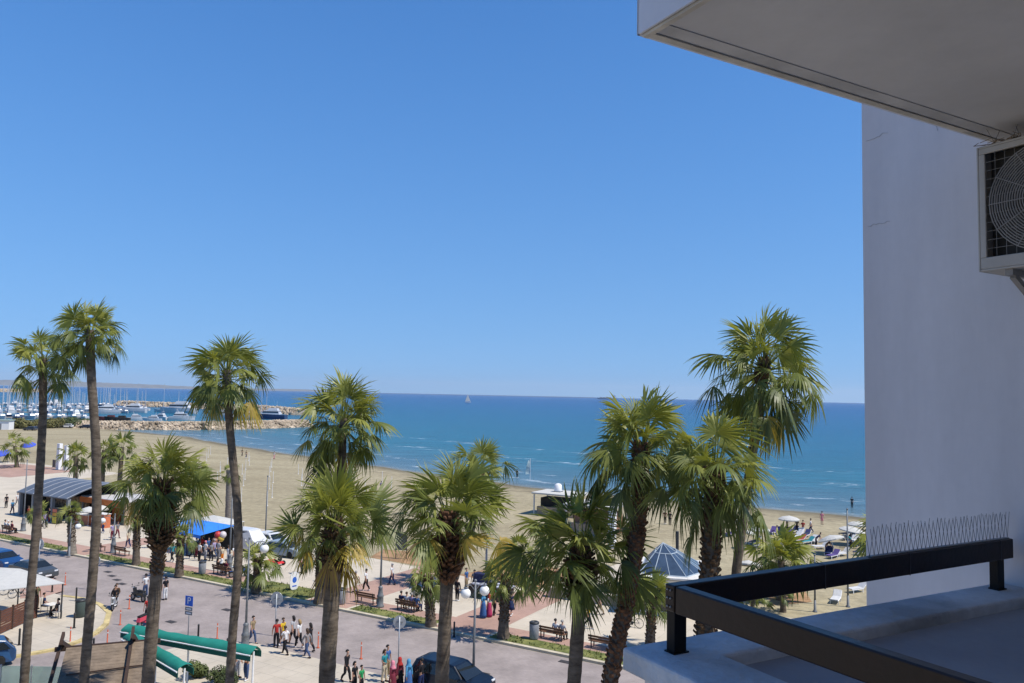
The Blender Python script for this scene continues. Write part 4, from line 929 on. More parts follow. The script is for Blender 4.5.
m_bin = mat('bin_grey', (.26, .27, .29), .6, .15, 6)
def litter_bin(label, x, y, z=KZ, m=m_bin, s=1.0):
    T = thing('litter_bin', label, 'litter bin', at(x, y, z), TANG, 'litter bins')
    mb = MB(); mb.lathe([(.24*s, .05), (.26*s, .08), (.265*s, .82*s), (.255*s, .84*s)], 18); mb.build('body', m, T, True)
    mb = MB(); mb.lathe([(.275*s, .845*s), (.28*s, .90*s), (.20*s, .95*s), (.12*s, .955*s), (.11*s, .90*s)], 18); mb.build('rim', m_dsteel, T, True)
    mb = MB(); mb.lathe([(.2*s, 0), (.2*s, .049)], 14); mb.build('base', m_dsteel, T)
litter_bin('grey cylindrical bin left of the empty bench by the brick path', 341, 604, s=1.25)
litter_bin('grey cylindrical bin beside the bench with the couple', 534, 639, s=1.2)
litter_bin('grey bin beside the bench of brown clad sitters', 202, 574, s=1.15)
litter_bin('dark green bin on the paved street corner', 80, 617, .1, mat('bin_green', (.06, .08, .07), .6, .1), 1.3)
# street lamps
def lamp(label, x, y, z, H, globes, arm=.75, heavy=True, banner=False, rz=TANG):
    T = thing('street_lamp', label, 'street lamp', at(x, y, z), rz, 'street lamps')
    mb = MB()
    if heavy: mb.lathe([(.30, 0), (.30, .12), (.24, .18), (.24, .75), (.27, .80), (.20, .92), (.15, 1.35), (.18, 1.42), (.10, 1.55)], 14)
    else: mb.lathe([(.18, 0), (.18, .06), (.10, .14), (.085, .9)], 12)
    mb.build('base', m_lampgrey, T, True)
    mb = MB(); mb.tube([(0, 0, .9), (0, 0, H*.5), (0, 0, H)], [.085 if heavy else .075, .065, .05], 10); mb.ball((0, 0, H+.06), .08, 8, 6); mb.build('pole', m_lampgrey, T, True)
    for i in range(globes):
        a = i*2*math.pi/max(1, globes); c = Vector((math.cos(a)*arm, math.sin(a)*arm, 0))
        mb = MB(); mb.tube([(0, 0, H-.5), c*.5+ZV*(H-.15), c+ZV*(H-.12), c+ZV*(H-.25)], .028, 7); A_ = mb.build('arm', m_lampgrey, T, True)
        mb = MB(); mb.lathe([(.06, H-.30), (.13, H-.27), (.13, H-.24)], 10, c); mb.build('fitter', m_lampgrey, A_, True)
        mb = MB(); mb.ball(c + ZV*(H-.56), .27, 16, 10); mb.build('globe', m_globe, T, True)
    if banner:
        mb = MB(); mb.box((0, 0, .0), (.02, .62, 1.5)); b_ = mb.build('banner', mat('banner_navy', (.03, .035, .10), .8, .1), T); b_.location = (0, -.45, H-2.1)
        mb = MB(); mb.box((.012, 0, .1), (.004, .4, .5)); mb.box((.012, 0, -.45), (.004, .45, .12)); mb.build('emblem', mat('banner_white', (.55, .55, .58), .8, .1), b_)
    return T
lamp('tall slim lamp post with two white globes behind the dark blue car', 473, 690, NZ, 5.75, 2, .6, False, rz=R(35))
gp = at(380, 607, KZ)
lamp('grey street lamp with a heavy fluted base between two benches', 380, 607, KZ, 7.4, 0)
lamp('street lamp with globe by the near kerb beside the man in olive', 245, 648, .004, 6.65, 1, .95, True, rz=0)
lamp('street lamp with heavy base between the two empty benches', 113, 553, KZ, 3.6, 1, 1.15, rz=math.pi)
lamp('street lamp with heavy base beside the toy stall', 229, 572, KZ, 7.2, 0)
lamp('street lamp in front of the arched kiosk, left of the tall palm', 23, 531, KZ, 7.6, 0)
lamp('slim banner post with navy flag behind the handcart', 486, 596, KZ, 4.9, 0, .5, False, True, TANG+R(40))
lamp('thin pole lamp on the sand above the parked cars', 265, 545, 0, 7, 0, .5, False)
# free standing globe lamp on the verge near the short palm
lamp('lamp with a single white globe before the short grey palm', 69, 556, KZ, 3.3, 1, .7, False, rz=0)
# beach lamp columns seen at the right
for lb, x, y in (('dark lamp column on the beach seen through the gap under the rail', 848, 607), ('dark lamp column beside the brown earth under the rail', 815, 612)):
    lamp(lb, x, y, 0, 4.2 if x < 830 else 7.5, 0, .4, False)
# signs
m_signback = mat('sign_back', (.42, .44, .46), .45, .1, 6, metal=.4); m_blue = mat('sign_blue', (.02, .12, .55), .5, .05, 4); m_wht = mat('sign_white', (.75, .75, .75), .5, .04, 4); m_sgrey = mat('sign_grey', (.20, .21, .22), .5, .1)
def text_mesh(s, size, m, parent, loc, rot):
    cu = bpy.data.curves.new('letter', 'FONT'); cu.body = s; cu.size = size; cu.align_x = 'CENTER'; cu.align_y = 'CENTER'; cu.extrude = .004
    ob = bpy.data.objects.new('tmp', cu); COL.objects.link(ob); dg = bpy.context.evaluated_depsgraph_get()
    me = bpy.data.meshes.new_from_object(ob.evaluated_get(dg)); bpy.data.objects.remove(ob); me.materials.clear(); me.materials.append(m)
    o = link('letter', me, parent); o.location = loc; o.rotation_euler = rot; return o
def sign(label, x, y, z, H, kind, rz, s=1.0):
    T = thing('road_sign', label, 'road sign', at(x, y, z), rz, 'road signs')
    mb = MB(); mb.tube([(0, 0, 0), (0, 0, H)], .035, 8); mb.build('post', m_signback, T, True)
    if kind == 'P':
        mb = MB(); mb.box((0, -.045, H-.32), (.64, .02, .64)); b = mb.build('panel', m_blue, T); bevel(b, .008)
        text_mesh('P', .62, m_wht, b, (0, -.057, H-.32), (R(90), 0, 0))
        for k in range(2):
            mb = MB(); mb.box((0, -.045, H-.82-.27*k), (.60, .02, .23)); q = mb.build('plate', m_sgrey, T)
            mb = MB(); mb.box((0, -.056, H-.82-.27*k), (.4, .004, .08)); mb.build('marking', m_wht, q)
    else:
        mb = MB(); mb.lathe([(.001, -.012), (.33*s, -.012), (.335*s, 0), (.33*s, .012), (.001, .012)], 24, M=Matrix.Translation((0, .05, H-.3)) @ Matrix.Rotation(R(90), 4, 'X')); mb.build('disc', m_signback, T)
        mb = MB(); mb.box((0, .02, H-.3), (.36*s, .02, .05)); mb.build('clamp', m_sgrey, T)
camface = math.atan2(0 - 0, 1)
sign('blue parking sign with white letter on a thin post above the green awning', 188, 636, .02, 2.55, 'P', R(-22))
sign('round grey backed road sign above the walkers on the road', 275, 636, .004, 2.7, 'disc', R(-10), 1.25)
sign('round grey backed road sign left of the dark blue car', 398, 672, .004, 3.1, 'disc', R(0), 1.1)
sign('round grey backed road sign behind the dark grey car', 38, 577, .02, 3.0, 'disc', R(-25), 1.3)
sign('round grey backed road sign right of the tallest left palm', 95, 590, .02, 2.6, 'disc', R(-20), 1.0)
# bollards
m_orange = mat('bollard_orange', (.46, .095, .04), .6, .12, 5); m_orw = mat('bollard_band', (.6, .6, .58), .5, .05)
def bollard(label, x, y, z=.004, kind='o'):
    T = thing('bollard', label, 'bollard', at(x, y, z), 0, 'orange flexible bollards' if kind == 'o' else 'dark steel bollards')
    if kind == 'o':
        mb = MB(); mb.lathe([(.10, 0), (.10, .04), (.04, .07), (.034, .97), (.015, 1.0)], 10); mb.build('post', m_orange, T, True)
        mb = MB(); mb.lathe([(.038, .76), (.038, .84)], 10); mb.build('band', m_orw, T, True)
    else:
        mb = MB(); mb.lathe([(.06, .02), (.06, .9), (.075, .93), (.03, 1.0)], 10); mb.build('post', m_dsteel, T, True)
        mb = MB(); mb.lathe([(.12, 0), (.12, .019)], 10); mb.build('base', m_dsteel, T, True)
for lb, x, y in (('orange bollard on the road nearest the scooter', 129, 609), ('orange bollard left of the end of the green awning', 120, 625), ('orange bollard on the yellow kerb above the timber roof', 70, 643), ('orange bollard between parking sign and street lamp', 217, 639), ('orange bollard beside the grey cardigan woman', 318, 648), ('orange bollard right of the stout palm trunk', 361, 659), ('orange bollard before the dark grey car bonnet', 65, 585), ('orange bollard behind the crossed beams of the timber roof', 107, 646)):
    bollard(lb, x, y)
for lb, x, y in (('dark steel bollard under the white canopy edge', 52, 592), ('dark steel bollard between the canopy corner and green bin', 76, 601), ('dark steel bollard right of the green bin', 74, 628), ('dark steel bollard in front of the timber fence', 19, 645), ('dark steel bollard at the brick patch corner', 38, 588), ('short dark bollard on the kerb by the second brick path', 454, 637), ('dark bollard on the road side left of the street lamp', 198, 640), ('dark steel bollard before the green awning post', 227, 655)):
    bollard(lb, x, y, .1 if x < 100 else .01, 'd')
bollard('dark steel bollard hidden by the awning near the leaning palm', 93, 655, .01, 'd')
# notice board, A-board
T = thing('notice_board', 'black notice board on two legs standing in reddish earth', 'notice board', at(401, 559), TANG+R(25))
for x in (-.52, .52):
    mb = MB(); mb.bar((x, 0, 0), (x, 0, 2.55), .07); mb.build('leg', m_dsteel, T)
mb = MB(); mb.box((0, .045, 1.72), (1.15, .06, 1.6)); b_ = mb.build('panel', mat('notice_panel', (.055, .065, .07), .35, .25, 3, spec=.5), T)
mb = MB()
for z in (.9, 2.54): mb.box((0, .04, z), (1.22, .09, .06))
mb.build('frame', m_dsteel, T)
T = thing('advertising_board', 'white oval topped advertising board standing on the promenade', 'advertising board', at(294, 590, KZ), TANG+R(80))
def ovalboard(y, m, name, s):
    mb = MB(); pts = []
    for k in range(24):
        a = 2*math.pi*k/24; pts.append((.42*s*abs(math.cos(a))**.7*(1 if math.cos(a) > 0 else -1), .72+.70*s*abs(math.sin(a))**.7*(1 if math.sin(a) > 0 else -1)))
    n = len(pts); mb.add([(p[0], y, p[1]) for p in pts]+[(p[0], y+.03, p[1]) for p in pts], [tuple(range(n)), tuple(range(2*n-1, n-1, -1))]+[(k, n+k, n+(k+1) % n, (k+1) % n) for k in range(n)]); return mb.build(name, m, T)
b_ = ovalboard(0, m_wht, 'board', 1.0)
mb = MB(); mb.ball((0, .034, .8), .2, 12, 6, (1, .02, 1.2)); mb.box((0, .033, .32), (.4, .006, .1)); mb.build('picture', m_blue, b_)
for x in (-.25, .25):
    mb = MB(); mb.bar((x, -.35, 0), (x, -.01, 1.0), .03); mb.build('leg', m_dsteel, T)
# ------------------------------------------------------------------ vehicles
m_tyre = mat('tyre_rubber', (.018, .018, .018), .85, .1, 9); m_rim = mat('alloy_rim', (.35, .35, .36), .35, .08, 6, metal=.7); m_cg = mat('car_glass', (.015, .02, .024), .06, .05, 2, spec=.7)
m_head = mat('headlamp', (.6, .62, .64), .15, .05, 5, spec=.6); m_tail = mat('tail_lamp', (.30, .015, .012), .25, .05, 5)
def car(label, loc, rz, L=4.3, W=1.76, H=1.45, col=(.02, .025, .03), kind='hatch', cat='car'):
    T = thing('van' if kind == 'van' else 'parked_car', label, cat, loc, rz, 'vehicles parked along the seafront')
    paint = mat('paint_%02x%02x%02x' % tuple(int(c*255) for c in col), col, .3, .06, 3, spec=.4, coat=.25)
    h = L/2
    if kind == 'van': prof = [(-h, .35), (-h, 1.0), (-h+.08, H-.1), (-h+.2, H), (h-1.75, H), (h-1.45, H-.06), (h-.75, 1.12), (h-.15, .92), (h, .7), (h, .35)]; belt = 1.08; gx = (-h+.25, h-1.75)
    elif kind == 'suv': prof = [(-h, .42), (-h, .85), (-h+.06, 1.02), (-h+.30, H-.08), (-h+.6, H), (.25, H), (.55, H-.04), (1.15, 1.06), (h-.25, .93), (h-.02, .78), (h, .40)]; belt = 1.0; gx = None
    elif kind == 'sedan': prof = [(-h, .35), (-h+.02, .80), (-h+.12, .92), (-h+.85, .97), (-h+1.45, H-.05), (-h+1.7, H), (.15, H), (.45, H-.05), (1.15, .96), (h-.3, .82), (h-.03, .66), (h, .33)]; belt = .93; gx = None
    else: prof = [(-h, .38), (-h, .80), (-h+.08, .98), (-h+.5, H-.06), (-h+.8, H), (.20, H), (.50, H-.05), (1.1, .98), (h-.25, .84), (h-.02, .68), (h, .35)]; belt = .94; gx = None
    wx = (-h+.82, h-.82); wr = .32 if kind != 'suv' else .36
    bot = []
    for x in (wx[1], wx[0]):
        bot += [(x + (wr+.06)*math.cos(a), max(.24, wr*.95 + (wr+.06)*math.sin(a))) for a in [R(k) for k in (-15, 20, 55, 90, 125, 160, 195)]]
    poly = prof + [(h-.1, .24)] + bot + [(-h+.1, .24)]
    n = len(poly); top = H
    def wid(z, f):
        b = W/2*f
        if z > belt: b *= 1 - .24*(z-belt)/(top-belt)
        return b
    cx, cz = 0, .6; sl = [(-1, .955), (-.965, .985), (-.88, 1), (.88, 1), (.965, .985), (1, .955)]
    mb = MB()
    for f, s in sl:
        for x, z in poly: mb.v.append((x*s, wid(z, f), cz+(z-cz)*(s if z > .3 else 1)))
    for i in range(len(sl)-1): mb.f += [(i*n+k, i*n+(k+1) % n, (i+1)*n+(k+1) % n, (i+1)*n+k) for k in range(n)]
    mb.f += [tuple(range(n-1, -1, -1)), tuple((len(sl)-1)*n+k for k in range(n))]; mb.a = [0]*len(mb.f)
    o = mb.build('body', paint, T, merge=True)
    # glass: side windows, windscreen, rear window follow the roof line
    zt = top-.09; zb = belt+.02
    def xat(z, front):
        pts = [p for p in prof if p[1] >= belt-.15]; best = None
        seq = pts if not front else pts[::-1]
        for a, b in zip(seq, seq[1:]):
            if (a[1]-z)*(b[1]-z) <= 0 and a[1] != b[1]: return a[0] + (b[0]-a[0])*(z-a[1])/(b[1]-a[1])
        return seq[0][0]
    for s in (-1, 1):
        xs0, xs1, xr0, xr1 = xat(zt, True)-.10, xat(zb, True)-.16, xat(zt, False)+.10, xat(zb, False)+.16
        if kind == 'van': xr0 = xr1 = xs1-1.0
        cuts = [0, .34, .68, 1] if kind != 'van' else [0, 1]
        for a, b in zip(cuts, cuts[1:]):
            q = []
            for (f, z) in ((a, zb), (b, zb), (b, zt), (a, zt)):
                x = (xr1+(xs1-xr1)*f) if z == zb else (xr0+(xs0-xr0)*f)
                x += .02 if f == a and a > 0 else (-.02 if f == b and b < 1 else 0)
                q.append((x*.955, s*(wid(z, 1)+.006), cz+(z-cz)*.955))
            mb = MB(); mb.add(q, [(0, 1, 2, 3) if s < 0 else (3, 2, 1, 0)]); mb.build('window', m_cg, T)
    for front, nm in ((True, 'windscreen'), (False, 'rear_window')):
        if kind == 'van' and not front: continue
        q = []
        for z, f in ((zb, .90), (zt, .86)):
            x = xat(z, front)+(.012 if front else -.012)
            for s in (-1, 1): q.append((x, s*wid(z, f), z+.012))
        mb = MB(); mb.add([q[0], q[1], q[3], q[2]], [(0, 1, 2, 3)]); mb.build(nm, m_cg, T)
    for x in wx:
        for s in (-1, 1):
            Mx = Matrix.Translation((x, s*(W/2-.11), wr)) @ Matrix.Rotation(R(90), 4, 'X')
            mb = MB(); mb.lathe([(wr*.62, -.10), (wr*.93, -.10), (wr, -.06), (wr, .06), (wr*.93, .10), (wr*.62, .10)], 20, M=Mx); w_ = mb.build('wheel', m_tyre, T, True)
            mb = MB(); mb.lathe([(.001, .08*-s), (.07, .085*-s), (wr*.3, .06*-s), (wr*.62, .085*-s)], 14, M=Mx); mb.build('rim', m_rim, w_)
    for s in (-1, 1):
        mb = MB(); mb.box((h*.968, s*W*.36, .70 if kind != 'suv' else .80), (.10, .30, .13)); bevel(mb.build('headlight', m_head, T), .03)
        mb = MB(); mb.box((-h*.965, s*W*.38, .80), (.08, .20, .18)); bevel(mb.build('tail_light', m_tail, T), .02)
        mb = MB(); mb.box((.95, s*(W/2+.06), belt+.04), (.14, .16, .11)); bevel(mb.build('mirror', paint, T), .03)
    mb = MB(); mb.box((h-.02, 0, .42), (.05, .5, .11)); mb.build('number_plate', m_wht, T)
    return T
def carat(label, x, y, ang, z=.004, **k):
    return car(label, at(x, y, z), ang, **k)
carat('dark blue four wheel drive parked at the near side of the road', 452, 691, TANG+math.pi, L=4.5, W=1.8, H=1.62, col=(.004, .008, .018), kind='suv')
carat('dark grey saloon car waiting beside the white canopy', 33, 577, TANG+math.pi, L=4.5, W=1.78, H=1.42, col=(.055, .062, .068), kind='sedan')
carat('blue car cut by the left edge behind the dark grey saloon', 1, 567, TANG+math.pi, L=4.2, col=(.01, .05, .16), kind='hatch')
carat('blue car at the bottom left corner below the yellow kerb', -30, 668, TANG+R(70), L=4.2, col=(.02, .06, .14), kind='hatch')
carat('white van with dark windows parked right of the toy stall', 245, 549, TANG+math.pi+R(6), KZ, L=5.2, W=1.95, H=2.05, col=(.62, .62, .62), kind='van', cat='van')
carat('white car parked behind the silver hatchback', 271, 547, TANG+math.pi-R(4), KZ, L=4.2, col=(.62, .62, .61), kind='hatch')
carat('silver blue hatchback parked at the edge of the promenade', 285, 556, TANG+math.pi+R(8), KZ, L=4.0, W=1.7, col=(.26, .31, .34), kind='hatch')
def kart(label, p, rz):
    T = thing('pedal_kart', label, 'pedal kart', p, rz); m = mat('kart_red', (.55, .03, .03), .4, .08, 5)
    mb = MB(); mb.box((0, 0, .3), (1.7, .8, .16), taper=.8); mb.box((.55, 0, .40), (.5, .7, .10), taper=.6); bevel(mb.build('body', m, T), .05)
    mb = MB(); mb.box((-.35, 0, .45), (.4, .45, .1)); mb.box((-.58, 0, .65), (.1, .45, .4)); mb.build('seat', m_tyre, T)
    mb = MB(); mb.tube([(.15, 0, .4), (.0, 0, .68)], .02, 6); mb.lathe([(.13, .0), (.15, .015), (.13, .03)], 14, M=Matrix.Translation((0, 0, .68)) @ Matrix.Rotation(R(-40), 4, 'Y')); mb.build('steering_wheel', m_tyre, T)
    for x in (-.6, .6):
        for s in (-.45, .45):
            mb = MB(); mb.lathe([(.05, -.07), (.2, -.07), (.21, 0), (.2, .07), (.05, .07)], 14, M=Matrix.Translation((x, s, .21)) @ Matrix.Rotation(R(90), 4, 'X')); mb.build('wheel', m_tyre, T)
kart('low red kart standing behind the short palm and magenta walker', at(275, 565, KZ), TANG)
# two wheelers
def wheel(T, x, r, w, m=m_tyre, spokes=True, y=0):
    Mx = Matrix.Translation((x, y, r)) @ Matrix.Rotation(R(90), 4, 'X'); mb = MB()
    mb.lathe([(r-w*1.6, -w*.6), (r-w*.3, -w), (r, 0), (r-w*.3, w), (r-w*1.6, w*.6), (r-w*1.6, -w*.6)], 24, M=Mx); o = mb.build('wheel', m, T, True)
    if spokes:
        mb = MB()
        for k in range(10): a = k*math.pi/5; mb.tube([(x, y, r), (x+math.cos(a)*(r-w*1.5), y, r+math.sin(a)*(r-w*1.5))], .004, 4)
        mb.build('spokes', m_rim, o)
    else:
        mb = MB(); mb.lathe([(.001, -w*.5), (r-w*1.6, -w*.5), (r-w*1.6, w*.5), (.001, w*.5)], 16, M=Mx); mb.build('rim', m_rim, o)
def bicycle(label, loc, rz, col=(.05, .05, .06), lean=0):
    T = thing('bicycle', label, 'bicycle', loc, rz, 'bicycles on the seafront'); m = mat('frame_%02x%02x%02x' % tuple(int(c*255) for c in col), col, .4, .05, 5, metal=.2)
    wheel(T, -.52, .34, .022); wheel(T, .54, .34, .022)
    mb = MB()
    for a, b in (((-.52, 0, .34), (-.05, 0, .30)), ((-.05, 0, .30), (-.20, 0, .86)), ((-.52, 0, .34), (-.17, 0, .78)), ((-.17, 0, .78), (.36, 0, .82)), ((-.05, 0, .30), (.38, 0, .74)), ((.54, 0, .34), (.34, 0, .95))): mb.tube([a, b], .018, 6)
    mb.build('frame', m, T)
    mb = MB(); mb.tube([(.30, -.29, 1.03), (.37, -.2, 1.03), (.34, 0, .97), (.37, .2, 1.03), (.30, .29, 1.03)], .014, 6); mb.build('handlebar', m_dsteel, T)
    mb = MB(); mb.ball((-.22, 0, .90), .1, 10, 6, (1.3, .8, .4)); mb.build('saddle', m_tyre, T, True)
    mb = MB(); mb.tube([(-.05, -.07, .30), (-.05, .07, .30)], .08, 12); mb.bar((-.05, .08, .3), (.09, .09, .18), .02); mb.bar((-.05, -.08, .3), (-.19, -.09, .42), .02); mb.build('pedals', m_dsteel, T)
    return T
bicycle('bicycle parked behind the busy bench with its front wheel showing', at(413, 606, KZ), TANG+math.pi)
bicycle('bicycle ridden by the person in the pale shirt near the planter wall', at(632, 627, KZ), TANG)
person('cyclist in a pale pink shirt and black trousers riding near the planter wall', at(632, 627, KZ) + Vector((math.cos(TANG), math.sin(TANG), 0))*-.12, 'L', 'cycle', 'pink', 'black', 'black', group='people out walking and sitting on the seafront')
bicycle('bicycle ridden past the arched kiosk', at(42, 528, KZ), TANG+math.pi, (.3, .3, .32))
for i, (x, y, c, lb) in enumerate([(5, 591, (.35, .35, .36), 'silver bicycle leftmost under the white canopy'), (12, 594, (.05, .05, .06), 'black bicycle in the middle under the white canopy'), (20, 597, (.3, .3, .31), 'silver bicycle rightmost under the white canopy, wheel facing the fence')]):
    bicycle(lb, at(x, y, .1), TANG+R(75+i*6), c)
def scooter(label, loc, rz, col):
    T = thing('motor_scooter', label, 'scooter', loc, rz, 'scooters on the road'); m = mat('scooter_%02x%02x%02x' % tuple(int(c*255) for c in col), col, .3, .05, 5, coat=.4)
    wheel(T, -.62, .25, .06, spokes=False); wheel(T, .62, .25, .06, spokes=False)
    mb = MB(); mb.box((-.35, 0, .58), (.9, .30, .30), taper=.8); mb.box((.05, 0, .30), (.5, .32, .08)); mb.bar((.30, 0, .30), (.48, 0, .95), .30, .09); mb.box((.62, 0, .53), (.36, .16, .06)); bevel(mb.build('body', m, T), .035)
    mb = MB(); mb.box((-.32, 0, .78), (.8, .27, .10)); bevel(mb.build('seat', m_tyre, T), .03)
    mb = MB(); mb.tube([(.40, -.34, 1.05), (.50, -.1, 1.02), (.50, .1, 1.02), (.40, .34, 1.05)], .018, 6); mb.tube([(.62, 0, .25), (.50, 0, 1.02)], .025, 6); mb.build('handlebar', m_dsteel, T)
    mb = MB(); mb.ball((.57, 0, .90), .09, 10, 6); mb.build('headlight', m_head, T, True)
    for s in (-1, 1):
        mb = MB(); mb.tube([(.42, s*.2, 1.04), (.40, s*.26, 1.2)], .01, 5); mb.ball((.40, s*.27, 1.23), .055, 8, 5, (.4, 1, .8)); mb.build('mirror', m_dsteel, T)
    return T
ps = at(114, 609, .004); scooter('white fronted motor scooter coming along the road with two riders', ps, R(-75), (.55, .56, .57))
fv = Vector((math.cos(R(-75)), math.sin(R(-75)), 0))
person('rider in black driving the white fronted scooter', ps - fv*.12 + ZV*.30, R(-75), 'sit', 'black', 'black', 'black', topk='jacket', group='scooter riders')
person('passenger in dark clothes behind the driver on the white fronted scooter', ps - fv*.52 + ZV*.34, R(-75), 'sit', 'brown', 'black', 'brown', topk='jacket', group='scooter riders')
scooter('dark motor scooter standing on the road by the man in white', at(138, 601, .004), TANG, (.02, .02, .022))
scooter('pink and red scooter half hidden by the shaggy palm trunk', at(145, 626, .004), R(80), (.5, .05, .08))
scooter('dark blue scooter parked beside the lamp under the crowd', at(239, 577, KZ), TANG+R(60), (.02, .06, .22))

# ------------------------------------------------------------------ promenade buildings and stalls
def frame(t, n, z=KZ): return P(t, n, z), TANG      # local +x along the street to the left, local -y towards the sea
m_wallw = mat('white_wall_paint', (.62, .60, .56), .85, .1, 1.2); m_dark = mat('dark_interior', (.03, .028, .026), .9, .2, 2); m_roofg = mat('blue_grey_roof', (.105, .12, .145), .45, .12, .8, spec=.5); m_rib = mat('roof_rib', (.36, .38, .42), .5, .06)  # m_dark: near-black, also carries the kiosk's interior shade
m_or = mat('orange_panel', (.55, .16, .035), .6, .12, 2); m_tan = mat('tan_panel', (.42, .30, .20), .8, .15, 2)
# arched kiosk
kl = at(18, 491, 2.9); kr = at(66, 501, 2.9); kt = (tn(kl)[0]+tn(kr)[0])/2; kn = (tn(kl)[1]+tn(kr)[1])/2
KT = thing('kiosk', 'promenade kiosk with blue grey arched ribbed roof and open dark front', 'kiosk', P(kt, kn, KZ), TANG)
KL = 10.6; KD = 6.2
def arch(y): f = -y/KD; return 2.75 + 1.15*math.sin(math.pi*min(1, max(0, f)*.5+.02)**.85) if True else 0
mb = MB(); N_ = 12
for i in range(N_+1):
    y = -KD*i/N_; z = 2.75 + 1.3*math.sin(math.pi*.62*i/N_)
    for x in (-KL/2, KL/2): mb.v += [(x, y, z), (x, y, z+.12)]
for i in range(N_):
    a = i*4; b = a+4; mb.f += [(a+1, a+3, b+3, b+1), (a, b, b+2, a+2), (a, a+1, b+1, b), (a+2, b+2, b+3, a+3)]
mb.f += [(0, 2, 3, 1), (N_*4, N_*4+1, N_*4+3, N_*4+2)]; mb.a = [0]*len(mb.f); rf = mb.build('roof', m_roofg, KT)
for k in range(7):
    x = -KL/2 + .06 + (KL-.12)*k/6; mb = MB()
    mb.tube([(x, -KD*i/N_, 2.75 + 1.3*math.sin(math.pi*.62*i/N_)+.13) for i in range(N_+1)], .03, 6); mb.build('rib', m_rib, rf)
for x in (-KL/2+.3, -1.8, 2.2, KL/2-.3):
    mb = MB(); mb.box((x, -.4, 1.40), (.35, .35, 2.8)); mb.build('pillar', m_sgrey, KT)
mb = MB(); mb.box((0, -KD+.2, 1.9), (KL-.2, .2, 3.8)); mb.build('wall', m_dark, KT)  # near-black colour stands in for the shade under the roof
mb = MB(); mb.box((KL/2-.1, -KD/2, 1.4), (.12, KD-.9, 2.7)); mb.build('wall', m_dark, KT)  # end wall added in near-black so the inside looks shaded
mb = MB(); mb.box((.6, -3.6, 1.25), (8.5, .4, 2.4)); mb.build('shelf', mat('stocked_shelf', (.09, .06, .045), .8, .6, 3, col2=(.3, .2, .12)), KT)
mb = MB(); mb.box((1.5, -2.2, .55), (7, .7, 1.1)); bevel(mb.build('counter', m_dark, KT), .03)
# drinks cabinet in the kiosk
T = thing('drinks_cabinet', 'orange and yellow drinks cabinet standing at the kiosk front', 'drinks cabinet', at(57, 523.5, KZ), TANG)
mb = MB(); mb.box((0, 0, .9), (.9, .7, 1.8)); bevel(mb.build('body', mat('cabinet_black', (.03, .03, .03), .5, .1), T), .03)
for z, c in ((1.5, (.6, .17, .10)), (1.08, (.55, .25, .03)), (.62, (.62, .45, .03)), (.26, (.5, .45, .05))):
    mb = MB(); mb.box((0, .36, z), (.78, .03, .36)); mb.build('shelf_display', mat('display_%d' % int(z*100), c, .5, .2, 6), T)
# second low kiosk with orange fascia and counters
k2 = at(98, 502, 2.4); t2, n2 = tn(k2)
K2 = thing('kiosk', 'low pale roofed kiosk with orange fascia next to the arched one', 'kiosk', P(t2-1, n2, KZ), TANG)
mb = MB(); mb.prism([(-4, 0), (4.5, 0), (4.5, -5), (-4, -5)], 2.55, 2.75); bevel(mb.build('roof', mat('pale_roof', (.5, .48, .46), .7, .12, 1), K2), .04)
mb = MB(); mb.box((.25, .06, 2.35), (8.5, .08, .62)); mb.build('fascia', m_or, K2)
mb = MB(); mb.box((.25, -4.8, 1.27), (8.3, .2, 2.5)); mb.box((-3.9, -2.4, 1.27), (.15, 4.5, 2.5)); mb.build('wall', m_tan, K2)
for x in (-3.8, .2, 4.3):
    mb = MB(); mb.box((x, -.2, 1.27), (.14, .14, 2.54)); mb.build('post', m_sgrey, K2)
def parasol(label, loc, r, h, m, grp, tilt=0, folds=8, z0=0, az=0, drop=.42):
    T = thing('parasol', label, 'parasol', loc, az, grp); T.rotation_euler = (tilt, 0, az)
    mb = MB(); mb.tube([(0, 0, 0), (0, 0, h+.05)], .022, 7); mb.lathe([(.16, 0), (.14, .05), (.03, .07)], 12); mb.build('pole', m_dsteel if r > 1.6 else m_wht, T, True)
    mb = MB(); n = folds*2; vs = []; fs = []
    prof = [(.02, h+.03), (.35*r, h-.10*r*.5), (.7*r, h-drop*r*.45), (r, h-drop*r), (r*.99, h-drop*r-.12)]
    for q, z in prof:
        for k in range(n):
            a = 2*math.pi*k/n; s = 1 if k % 2 == 0 else .985; vs.append((q*s*math.cos(a), q*s*math.sin(a), z - (0 if k % 2 == 0 else .0)))
    for i in range(len(prof)-1): fs += [(i*n+k, i*n+(k+1) % n, (i+1)*n+(k+1) % n, (i+1)*n+k) for k in range(n)]
    mb.add(vs, fs); mb.build('canopy', m, T)
    mb = MB()
    for k in range(folds): a = 2*math.pi*k/folds; mb.tube([(0, 0, h-.5), (r*.90*math.cos(a), r*.90*math.sin(a), h-drop*r-.09)], .008, 4)
    mb.build('ribs', m_dsteel, T)
    return T
m_canv = mat('white_canvas', (.50, .49, .455), .9, .06, 3); m_pblue = mat('blue_canvas', (.06, .10, .50), .9, .1, 3)
GP = 'parasols along the promenade stalls'
for lb, x, y, c in (('small white parasol in front of the low orange fascia kiosk', 88, 526, m_canv), ('white parasol right of the tallest palm by the orange counter', 99, 524, m_canv)):
    parasol(lb, at(x, y, KZ), 1.0, 2.15, c, GP)
